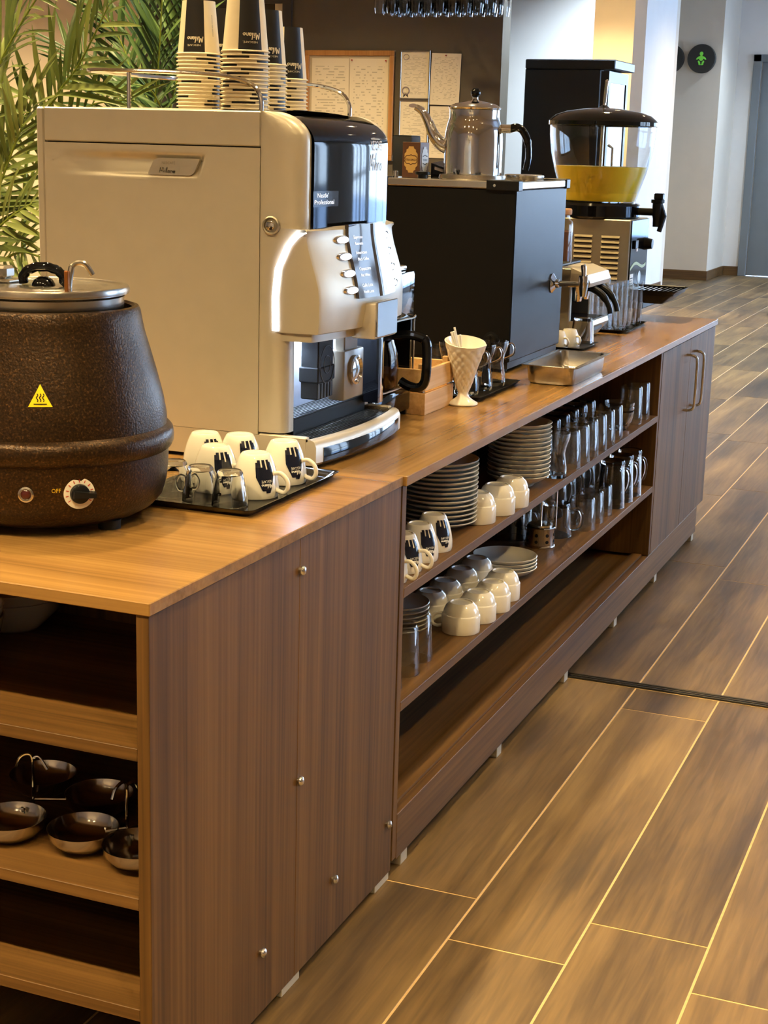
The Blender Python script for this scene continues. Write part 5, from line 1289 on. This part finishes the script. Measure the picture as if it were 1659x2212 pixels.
for x, y, z, rz, lab in ((-0.038, 1.478, U, 2.4, 'plain white cup upturned on the upper shelf, between two other cups'), (-0.033, 1.560, U, 2.4, 'plain white cup upturned on the upper shelf, nearest the soup plates'),
                         (-0.150, 1.530, U, 2.4, 'plain white cup upturned at the back between both plate stacks'),
                         (-0.045, 1.295, LO, 3.35, 'plain white cup on the lower shelf, nearest of the front row, handle showing'), (-0.040, 1.385, LO, 2.6, 'plain white cup on the lower shelf, second in the front row'),
                         (-0.036, 1.470, LO, 2.6, 'plain white cup on the lower shelf, third in the front row'), (-0.043, 1.560, LO, 2.6, 'plain white cup on the lower shelf, last in the front row by the plates'),
                         (-0.130, 1.345, LO, 2.6, 'plain white cup on the lower shelf, nearest of the back row'), (-0.130, 1.435, LO, 2.6, 'plain white cup on the lower shelf, second in the back row'),
                         (-0.130, 1.540, LO, 2.6, 'plain white cup on the lower shelf, third in the back row'), (-0.130, 1.640, LO, 2.6, 'plain white cup on the lower shelf, last in the back row')):
    copy_thing(cp0, (x, y, z), rz, lab)
# lower shelf: saucers, plates, two tumblers, cafetiere
sc = plate_mesh(0.066, 0.012, M['grey_china'])
plate_stack(-0.165, 1.245, LO, 6, 0.0095, sc, 'saucer', 'saucer', 'white saucer in the stack behind the two upturned tumblers', 'saucers on the lower shelf')
pl_c = plate_mesh(0.074, 0.018, M['grey_china'])
plate_stack(-0.100, 1.755, LO, 4, 0.0085, pl_c, 'shallow_plate', 'plate', 'white shallow plate in the low stack behind the cups', 'plates on the lower shelf')
def tumbler(x, y, z, h, r1, r0, lab, group):
    key = (h, r1, r0, x > -0.1)
    if key not in _tm: _tm[key] = mesh('tumbler', MB().lathe(tumbler_prof(h, r1, r0), n=32), M['bright_glass'] if x > -0.1 else M['glass'], smooth=50)
    o = bpy.data.objects.new('tumbler', _tm[key]); COL.objects.link(o); o.location = (x, y, z)
    return tag(o, lab, 'glass', group)
_tm = {}
tumbler(-0.062, 1.005, LO, 0.092, 0.037, 0.030, 'upturned tumbler on the lower shelf, nearest the side panel', 'upturned tumblers')
tumbler(-0.068, 1.090, LO, 0.092, 0.037, 0.030, 'upturned tumbler on the lower shelf, before the saucers', 'upturned tumblers')
tumbler(-0.062, 0.915, LO, 0.092, 0.037, 0.030, 'upturned tumbler on the lower shelf, mostly hidden behind the side panel', 'upturned tumblers')
pos = ['first', 'second', 'third', 'fourth', 'fifth', 'sixth', 'seventh']
for row, (x, n, y0, nm) in enumerate(((-0.040, 6, 2.015, 'front'), (-0.125, 7, 1.975, 'second'), (-0.210, 7, 1.965, 'third'), (-0.295, 7, 1.965, 'rear'))):
    for k in range(n):
        tumbler(x, y0 + k * 0.0855, U, 0.090, 0.0375, 0.031, 'upturned tumbler on the upper shelf, %s row, %s from the soup plates' % (nm, pos[k]), 'upturned tumblers')
for k in range(3):
    o = solo('glass_bowl', MB().lathe([(0, .004), (.022, .004), (.036, .03), (.040, .052), (.042, .052), (.038, .028), (.024, 0), (0, 0)], (-0.050, 2.585, U + k * .012), 32), M['glass'], '%s nested clear glass bowl at the far end of the upper shelf' % ['lowest', 'middle', 'topmost'][k], 'glass bowl', (-0.050, 2.585, U + k * .012), 'nested glass bowls', smooth=50)
tumbler(-0.045, 2.700, U, 0.105, 0.034, 0.029, 'upturned tall tumbler on the upper shelf, beside the nested glass bowls', 'upturned tumblers')
tumbler(-0.045, 2.795, U, 0.105, 0.034, 0.029, 'upturned tall tumbler on the upper shelf, nearest the cabinet doors', 'upturned tumblers')
# ribbed glass bowls stacked behind the soup plates
rb = [(0, .006), (.030, .006)]
for k in range(7): rb += [(.030 + .0022 * k + (.0013 if k % 2 else 0), .010 + .007 * k)]
ro = [(r + .003, z) for r, z in reversed(rb[2:])] + [(.032, 0), (0, 0)]
for k in range(3):
    solo('ribbed_bowl', MB().lathe(rb + ro, (-0.105, 1.905, U + k * .018), 36), M['glass'], '%s ribbed clear glass bowl of the stack right of the soup plates' % ['lowest', 'middle', 'topmost'][k], 'glass bowl', (-0.105, 1.905, U + k * .018), 'ribbed glass bowls', smooth=30)
# waisted glasses, upper shelf
copy_thing(wgl, (-0.030, 1.888, U), 2.6, 'waisted clear glass on the upper shelf, touching the soup plates')
copy_thing(wgl, (-0.185, 1.640, U), 2.6, 'waisted clear glass on the upper shelf, behind the stacks, between them')
copy_thing(wgl, (-0.215, 1.560, U), 2.6, 'waisted clear glass on the upper shelf, behind the plain cups')
# lower shelf right: small tumblers, glass mugs
for k, y in enumerate((2.262, 2.350, 2.440)):
    tumbler(-0.055, y, LO, 0.082, 0.037, 0.031, 'upturned small tumbler on the lower shelf, %s of the front row past the coffee press' % pos[k], 'upturned tumblers')
def make_beer(loc, label, group):
    r = thing('glass_mug', label, 'glass mug', loc, group); L = Vector(loc)
    h = 0.130
    part('mug_body', MB().lathe([(0, h - .012), (.026, h - .012), (.0345, 0), (.038, 0), (.0325, h - .02), (.033, h - .004), (.031, h), (0, h)], loc, 32), M['glass'], r, smooth=50)
    part('mug_handle', MB().tube([Vector(q) + L for q in smooth_path([(.034, 0, .098), (.052, 0, .1), (.064, 0, .082), (.065, 0, .058), (.055, 0, .036), (.0365, 0, .036)], 5)], .0042, 10), M['glass'], r, smooth=60)
    return r
bm0 = make_beer((-0.048, 2.545, LO), 'tall glass mug on the lower shelf, first of three in front', 'tall glass mugs')
bm0.rotation_euler = (0, 0, 1.0)
copy_thing(bm0, (-0.045, 2.632, LO), 1.0, 'tall glass mug on the lower shelf, second of three in front')
copy_thing(bm0, (-0.042, 2.722, LO), 1.0, 'tall glass mug on the lower shelf, nearest the cabinet doors')
for k, y in enumerate((2.33, 2.43, 2.53, 2.63, 2.73)):
    copy_thing(bm0, (-0.150, y, LO), 1.0, 'tall glass mug on the lower shelf, back row, %s from the coffee press' % pos[k])
gm = thing('glass_mug', 'short clear glass mug on the lower shelf, right behind the coffee press', 'glass mug', (-0.095, 2.160, LO), 'short glass mugs')
gl_ = Vector((-0.095, 2.160, LO))
part('mug_body', MB().lathe([(0, .074), (.030, .074), (.0385, 0), (.042, 0), (.0345, .078), (.032, .084), (0, .084)], gl_, 32), M['glass'], gm, smooth=50)
part('mug_handle', MB().tube([Vector(q) + gl_ for q in smooth_path([(.037, 0, .066), (.056, 0, .068), (.066, 0, .048), (.06, 0, .022), (.041, 0, .016)], 5)], .0042, 10), M['glass'], gm, smooth=60)
gm.rotation_euler = (0, 0, 0.3)
copy_thing(gm, (-0.185, 2.080, LO), 0.3, 'short clear glass mug on the lower shelf, behind the coffee press')
copy_thing(gm, (-0.175, 2.210, LO), 0.3, 'short clear glass mug on the lower shelf, back row before the tall mugs')
# coffee press
fpz = thing('coffee_press', 'glass coffee press with polished steel base and plunger rod on the lower shelf', 'coffee press', (-0.098, 2.035, LO))
FL = (-0.098, 2.035, LO)
part('press_base', MB().lathe([(0, 0), (.036, 0), (.037, .002), (.036, .005), (.0345, .006), (.0345, .046), (.036, .048), (.0345, .050), (.0325, .050), (.0325, .004), (0, .004)], FL, 40), M['chrome'], fpz, smooth=40)
for k in range(8):
    a = 2 * PI * k / 8
    for z in (0.016, 0.032):
        c_ = Vector(FL) + Vector((.0347 * math.cos(a), .0347 * math.sin(a), z)); t_ = Vector((-math.sin(a), math.cos(a), 0)); n_ = Vector((math.cos(a), math.sin(a), 0))
        part('base_hole', MB().add([c_ + n_ * .0002 + t_ * .0042 * math.cos(q * PI / 6) + Vector((0, 0, .0042 * math.sin(q * PI / 6))) for q in range(12)], [tuple(range(12))]), M['gap'], fpz, smooth=0)
part('press_beaker', MB().lathe([(0, .006), (.030, .006), (.031, .01), (.031, .148), (.0325, .15), (.0325, .006), (.031, .0045), (0, .0045)], FL, 36), M['thin_glass'], fpz, smooth=50)
part('plunger', MB().tube([Vector(FL) + Vector((0, 0, .05)), Vector(FL) + Vector((0, 0, .165))], .0025, 8).lathe([(0, .046), (.030, .046), (.030, .056), (0, .056)], FL, 28), M['chrome'], fpz)
part('press_frame', MB().tube([Vector(FL) + Vector((.034, .012, .045)), Vector(FL) + Vector((.034, .012, .15))], .0018, 8), M['chrome'], fpz)
# ------------------------------------------------------------------ steel condiment servers in the open end of the near cabinet
SA = 0.3425
def server(cx_, cy_, bowls, label, hook_dir):
    r = thing('condiment_server', label, 'condiment server', (cx_, cy_, SA), 'steel condiment servers')
    for bx_, by_ in bowls:
        bpf = [(0, .006), (.02, .006), (.034, .012), (.044, .022), (.0475, .034), (.0485, .034), (.0455, .021), (.036, .010), (.022, .004), (0, .004)]
        b_ = part('bowl', MB().lathe(bpf, (bx_, by_, SA - .004), 44), M['polished_steel'], r, smooth=50)
        part('bowl_arm', MB().tube([(cx_, cy_, SA + .022), ((cx_ + bx_) / 2, (cy_ + by_) / 2, SA + .020), (bx_ + (cx_ - bx_) * .5, by_ + (cy_ - by_) * .5, SA + .026)], .002, 6), M['chrome'], b_)
    hx, hy = hook_dir
    part('handle_rod', MB().tube(smooth_path([(cx_, cy_, SA), (cx_, cy_, SA + .05), (cx_, cy_, SA + .082), (cx_ - hx * .006, cy_ - hy * .006, SA + .09), (cx_ - hx * .018, cy_ - hy * .018, SA + .084), (cx_ - hx * .024, cy_ - hy * .024, SA + .070)], 5), .0024, 8).tube(smooth_path([(cx_, cy_, SA + .083), (cx_ + hx * .010, cy_ + hy * .010, SA + .086), (cx_ + hx * .022, cy_ + hy * .022, SA + .068)], 5), .0022, 8), M['chrome'], r)
    return r
server(-0.119, 0.135, ((-0.165, 0.098), (-0.072, 0.086), (-0.078, 0.190)), 'steel three-bowl condiment server nearest the cabinet side panel', (0.4, 0.9))
server(-0.287, 0.160, ((-0.272, 0.085), (-0.207, 0.205), (-0.318, 0.230)), 'steel three-bowl condiment server left of the other one', (0.9, 0.3))
SB = 0.5445
for x, y, r, h, lab in ((-0.440, 0.195, .072, .060, 'large white serving bowl nearest on the top end shelf'), (-0.450, 0.352, .078, .050, 'wide white serving bowl at the back of the top end shelf')):
    for k in range(2):
        solo('serving_bowl', MB().lathe([(0, 0), (r * .55, 0), (r * .6, .004), (r * .92, h * .6), (r, h), (r * .97, h), (r * .88, h * .6), (r * .5, .008), (0, .008)], (x, y, SB + k * .016), 48), M['white_china'], lab + (', upper of two' if k else ', lower of two'), 'bowl', (x, y, SB + k * .016), 'white serving bowls', smooth=50)
# ------------------------------------------------------------------ fridge
fr = thing('drinks_fridge', 'tall black glass-door drinks fridge before the white wall', 'fridge', (-1.77, 8.27, 0))
part('fridge_cabinet', MB().box(-2.04, -1.56, 8.02, 8.52, 0.02, 1.745, bev=.006), M['fridge'], fr)
part('fridge_crown', MB().box(-2.04, -1.475, 8.015, 8.525, 1.745, 1.802, bev=.006), M['fridge'], fr)
dd = part('fridge_door', MB().box(-1.56, -1.51, 8.025, 8.07, 0.05, 1.735).box(-1.56, -1.51, 8.47, 8.515, 0.05, 1.735).box(-1.56, -1.51, 8.07, 8.47, 1.67, 1.735).box(-1.56, -1.51, 8.07, 8.47, 0.05, 0.16), M['fridge'], fr, smooth=0)
part('door_glass', MB().box(-1.525, -1.515, 8.07, 8.47, 0.16, 1.67), M['gloss_black'], dd)
part('door_handle', MB().tube([(-1.5, 8.055, 0.8), (-1.47, 8.055, 0.82), (-1.47, 8.055, 1.28), (-1.5, 8.055, 1.3)], .009, 8), M['steel'], dd)
for x in (-2.0, -1.6):
    for y in (8.06, 8.48): part('foot', MB().lathe([(0, 0), (.02, 0), (.02, .022), (0, .022)], (x, y, 0), 12), M['rubber'], fr)
# ------------------------------------------------------------------ round pictogram signs
def sign(x, label, z=2.165):
    r = thing('round_sign', label, 'sign', (x, 14.47, z), 'round door signs')
    part('sign_disc', MB().lathe([(0, -.026), (.134, -.026), (.138, -.02), (.138, .028), (0, .028)], (x, 14.47, z), 48, axis='y'), M['sign_dark'], r)
    return r
s1 = sign(-2.222, 'round charcoal sign with green baby pictogram on the far wall')
pb = MB(); q = 14.4425; X, Zc = -2.222, 2.165
def blob(cx_, cz, rx, rz, rot=0.0, n=20):
    vs = []
    for k in range(n):
        a = 2 * PI * k / n; u, v = rx * math.cos(a), rz * math.sin(a)
        vs.append((X + cx_ + u * math.cos(rot) - v * math.sin(rot), q, Zc + cz + u * math.sin(rot) + v * math.cos(rot)))
    pb.add(vs, [tuple(range(n))])
blob(0, .047, .0185, .0195); blob(0, .004, .022, .026)
for s_ in (-1, 1):
    blob(s_ * .031, .006, .009, .024, s_ * .9); blob(s_ * .019, -.036, .010, .019, -s_ * .5); blob(s_ * .013, -.055, .013, .007, s_ * .35)
part('baby_pictogram', pb, M['sign_green'], s1, smooth=0)
sign(-2.535, 'round charcoal sign mostly hidden behind the wall corner')
# ------------------------------------------------------------------ notice board and papers on the dark wall
nb = thing('notice_board', 'oak-framed notice board on the dark wall behind the coffee machine', 'notice board', (-2.92, 7.585, 1.40))
bxl, bxr, bzb, bzt = -3.33, -2.735, 1.17, 1.822
part('board_back', MB().box(bxl, bxr, 7.588, 7.6, bzb, bzt), plain('board_felt', srgb(190, 176, 150), 0.9), nb)
for nm, x0, x1, z0_, z1_ in (('t', bxl, bxr, bzt - .03, bzt), ('b', bxl, bxr, bzb, bzb + .03), ('l', bxl, bxl + .03, bzb + .03, bzt - .03), ('r', bxr - .03, bxr, bzb + .03, bzt - .03)):
    part('frame_bar', MB().box(x0, x1, 7.575, 7.6, z0_, z1_, bev=.003), M['cork_frame'], nb)
DOC = [document('printed_sheet_%d' % k, 3.7 * k + 1.3) for k in range(5)]
def sheet(name, x0, x1, z0_, z1_, m, label, y=7.586, tilt=0.0):
    c_ = ((x0 + x1) / 2, y, (z0_ + z1_) / 2)
    o = solo(name, MB().box(x0, x1, y, y + .0012, z0_, z1_), m, label, 'paper', c_, None, smooth=0); o.rotation_euler = (0, tilt, 0); return o
sheet('notice_sheet', -3.285, -3.035, 1.205, 1.775, DOC[0], 'left printed table sheet pinned on the oak-framed board', 7.5865)
sheet('notice_sheet', -3.028, -2.775, 1.20, 1.775, DOC[1], 'right printed table sheet pinned on the oak-framed board', 7.5865)
def framed(name, x0, x1, z0_, z1_, m, label):
    r = thing(name, label, 'certificate', ((x0 + x1) / 2, 7.59, z0_))
    part('document', MB().box(x0, x1, 7.590, 7.596, z0_, z1_), m, r, smooth=0)
    for a, b_, c_, d_ in ((x0 - .008, x1 + .008, z1_, z1_ + .008), (x0 - .008, x1 + .008, z0_ - .008, z0_), (x0 - .008, x0, z0_, z1_), (x1, x1 + .008, z0_, z1_)):
        part('frame_bar', MB().box(a, b_, 7.584, 7.6, c_, d_, bev=.001), M['steel'], r)
    return r
c1_ = framed('framed_certificate', -2.690, -2.512, 1.545, 1.815, DOC[2], 'thin-framed certificate with a rosette seal, right of the notice board')
rs = MB().lathe([(0, -.001), (.024, -.001), (.024, 0)], (-2.658, 7.5895, 1.585), 24, axis='y')
part('rosette_ring', MB().tube([(-2.658 + .022 * math.cos(k * PI / 10), 7.589, 1.588 + .022 * math.sin(k * PI / 10)) for k in range(20)], .0035, 6, closed=True), M['lilac_box'], c1_)
part('rosette_ribbon', MB().add([(-2.675, 7.5893, 1.548), (-2.658, 7.5893, 1.562), (-2.641, 7.5893, 1.548), (-2.645, 7.5893, 1.572), (-2.671, 7.5893, 1.572)], [(0, 1, 4), (1, 2, 3), (1, 3, 4)]), M['grey_felt'], c1_, smooth=0)
part('round_crest', MB().tube([(-2.66 + .018 * math.cos(k * PI / 10), 7.589, 1.785 + .016 * math.sin(k * PI / 10)) for k in range(20)], .002, 6, closed=True), M['lilac_box'], c1_)
c2_ = framed('framed_certificate', -2.690, -2.512, 1.22, 1.528, DOC[3], 'thin-framed letter with an oval letterhead, below the rosette certificate')
part('letterhead_logo', MB().disc((-2.608, 7.5893, 1.502), .012, 'y', 24, rx=.028), M['lilac_box'], c2_, smooth=0)
sheet('certificate_sheet', -2.500, -2.312, 1.508, 1.808, DOC[4], 'unframed printed certificate pinned beside the rosette certificate', 7.592, 0.02)
sheet('certificate_sheet', -2.500, -2.318, 1.195, 1.500, DOC[2], 'unframed typed sheet behind the teapot spout', 7.595, 0.0)
pin = mesh('push_pin', MB().lathe([(0, -.012), (.004, -.011), (.0045, -.004), (.002, -.002), (.002, 0)], n=12, axis='y'), plain('red_pin', srgb(170, 50, 40), .4))
for x, z, lab in ((-3.015, 1.765, 'red push pin at the top left of the right table sheet'), (-2.79, 1.762, 'red push pin at the top right of the right table sheet'), (-2.405, 1.795, 'red push pin at the top of the unframed certificate')):
    o = bpy.data.objects.new('push_pin', pin); COL.objects.link(o); o.location = (x, 7.5925 if x > -2.5 else 7.5868, z); tag(o, lab, 'pin', 'push pins')
# ------------------------------------------------------------------ hanging stem glasses above the bar
rk = thing('glass_rack', 'dark overhead rack hung with upturned stem glasses', 'glass rack', (-2.14, 7.0, CEIL_Z))
for x in [-2.50 + 0.07 * i for i in range(11)]:
    part('rack_rail', MB().box(x - .004, x + .004, 6.62, 7.42, 2.160, 2.167), M['frame_dark'], rk)
part('rack_beam', MB().box(-2.54, -1.76, 6.62, 6.66, 2.167, 2.205), M['frame_dark'], rk); part('rack_beam', MB().box(-2.54, -1.76, 7.38, 7.42, 2.167, 2.205), M['frame_dark'], rk)
for x in (-2.52, -1.78):
    for y in (6.64, 7.40): part('rack_rod', MB().tube([(x, y, 2.205), (x, y, CEIL_Z)], .008, 8), M['frame_dark'], rk)
wgm = mesh('stem_glass', MB().lathe([(0, 0.205), (.031, .205), (.032, .202), (.006, .196), (.004, .185), (.004, .125), (.010, .115), (.026, .098), (.0325, .07), (.0325, .04), (.028, .0), (.0265, .0), (.031, .04), (.031, .07), (.024, .096), (0, .112)], n=24), M['glass'], smooth=50)
nth = ['first', 'second', 'third', 'fourth', 'fifth', 'sixth', 'seventh', 'eighth', 'ninth', 'tenth']
for j, y in enumerate((6.68, 6.80, 6.92)):
    for i in range(10):
        o = bpy.data.objects.new('stem_glass', wgm); COL.objects.link(o); o.location = (-2.465 + 0.07 * i, y, 1.962)
        tag(o, 'upturned stem glass hanging in the overhead rack, %s row, %s from left' % (['front', 'middle', 'rear'][j], nth[i]), 'stem glass', 'hanging stem glasses')
# ------------------------------------------------------------------ potted palms behind the machine
def leaf_mesh(droop, mat):
    n = 6; rows = []
    for i in range(n + 1):
        t = i / n; w = 0.040 * (math.sin(PI * min(1, t * 0.93 + 0.07)) ** 0.7); z = -droop * t * t
        rows.append([(t, -w, z + w * 0.45), (t, 0, z), (t, w, z + w * 0.45)])
    return mesh('leaflet', MB().loft(rows), mat, smooth=60, recalc=False)
def palm(name, label, base, fronds, mat, pot_h=0.34):
    r = thing(name, label, 'palm', (base[0], base[1], 0), 'potted palms')
    part('pot', MB().lathe([(0, 0), (.13, 0), (.14, .01), (.17, pot_h), (.175, pot_h + .01), (.16, pot_h + .01), (.155, pot_h - .02), (0, pot_h - .02)], (base[0], base[1], 0), 32), M['grey_felt'], r)
    leaves = [leaf_mesh(d, mat) for d in (0.05, 0.16, 0.28)]
    rng = random.Random(hash(len(fronds)) + 5); count = 0
    for pts, L, n in fronds:
        P = [Vector((base[0] + (pts[0][0] - base[0]) * .15, base[1] + (pts[0][1] - base[1]) * .15, pot_h - .02)), Vector((base[0] + (pts[0][0] - base[0]) * .7, base[1] + (pts[0][1] - base[1]) * .7, pts[0][2] * .62))] + [Vector(p) for p in pts]
        path = smooth_path(P, 8)
        fr_ = part('frond', MB().tube(path, [0.0075 - 0.0055 * i / len(path) for i in range(len(path))], 6), M['stem'], r)
        k0 = 14; seg = path[k0:]; N = len(seg) - 1
        view = Vector((0.35, -0.9, 0.25)).normalized()
        view = (view + Vector((rng.uniform(-.5, .5), rng.uniform(-.3, .3), rng.uniform(-.2, .5)))).normalized()
        for j in range(n):
            for side in (-1, 1):
                t = (j + 0.5 * (side > 0) * .5 + .3) / n; i = min(N - 1, int(t * N)); f = t * N - i
                p = seg[i].lerp(seg[i + 1], min(1, f)); tan = (seg[i + 1] - seg[max(0, i - 1)]).normalized()
                sd = tan.cross(view).normalized() * side
                fwd = 0.55 + 0.75 * t
                d = (tan * fwd + sd * (1.05 - .55 * t) + view * rng.uniform(-.05, .35) + Vector((rng.uniform(-.12, .12), rng.uniform(-.12, .12), rng.uniform(-.1, .1)))).normalized()
                nrm = (view + Vector((0, 0, .35)) - d * (view + Vector((0, 0, .35))).dot(d)).normalized()
                yv = nrm.cross(d)
                l = L * (1.0 - .38 * abs(t - .45) * 1.6) * rng.uniform(.88, 1.12)
                m = Matrix((d, yv, nrm)).transposed().to_4x4()
                count += 1
                o = bpy.data.objects.new('leaflet', leaves[rng.randrange(3)]); COL.objects.link(o); o.parent = fr_
                o.matrix_local = Matrix.Translation(p - r.location) @ m @ Matrix.Diagonal((l, l * rng.uniform(.85, 1.1), l, 1))
    return r
PA = [
    ([(-1.981, 2.35, 1.03), (-1.842, 2.3, 1.161), (-1.66, 2.2, 1.348)], 0.26, 16),
    ([(-1.848, 2.45, 1.222), (-1.711, 2.4, 1.384), (-1.6, 2.35, 1.471), (-1.406, 2.2, 1.619)], 0.27, 19),
    ([(-1.84, 2.2, 0.976), (-1.736, 2.15, 1.136), (-1.621, 2.1, 1.301)], 0.24, 16),
    ([(-2.123, 2.5, 1.089), (-2.012, 2.5, 1.327), (-1.904, 2.45, 1.499), (-1.849, 2.4, 1.625)], 0.25, 16),
    ([(-1.767, 2.05, 0.834), (-1.664, 2.0, 0.993), (-1.566, 1.95, 1.06), (-1.459, 1.9, 1.102)], 0.22, 14),
    ([(-1.86, 2.2, 1.259), (-1.74, 2.15, 1.434), (-1.626, 2.1, 1.551), (-1.483, 2.0, 1.635)], 0.24, 14),
    ([(-1.755, 2.1, 0.882), (-1.656, 2.05, 0.941), (-1.561, 2.0, 0.967), (-1.454, 1.95, 0.957)], 0.2, 12),
    ([(-1.955, 2.6, 1.093), (-1.866, 2.6, 1.263), (-1.701, 2.55, 1.36), (-1.512, 2.5, 1.381)], 0.22, 17)]
PB = [
    ([(-2.115, 3.6, 1.068), (-2.054, 3.55, 1.384), (-2.004, 3.5, 1.591), (-1.961, 3.45, 1.805)], 0.26, 24),
    ([(-2.274, 3.8, 1.058), (-2.29, 3.8, 1.388), (-2.329, 3.8, 1.592), (-2.407, 3.75, 1.74)], 0.26, 19),
    ([(-2.095, 3.6, 1.069), (-2.015, 3.6, 1.387), (-1.972, 3.6, 1.566), (-1.932, 3.55, 1.752)], 0.24, 19),
    ([(-2.312, 3.9, 1.055), (-2.347, 4.0, 1.375), (-2.446, 4.1, 1.592), (-2.443, 4.1, 1.857)], 0.27, 19),
    ([(-2.076, 3.6, 1.036), (-1.978, 3.5, 1.287), (-1.975, 3.4, 1.429), (-2.009, 3.3, 1.455)], 0.2, 15),
    ([(-2.312, 3.9, 1.055), (-2.435, 3.9, 1.336), (-2.537, 3.9, 1.493), (-2.662, 3.9, 1.615)], 0.25, 17)]
palm('potted_palm', 'light green feathery palm at the left behind the coffee machine', (-1.92, 2.35), PA, M['leaf'])
palm('potted_palm', 'darker green palm standing behind the paper cups', (-2.18, 3.72), PB, M['leaf_dark'])
_seen = {}
for o in S.objects:
    if o.parent is None and 'label' in o: _seen.setdefault(o['label'], []).append(o.name)
for k, v in _seen.items():
    if len(v) > 1: print('DUPLABEL', k, v)
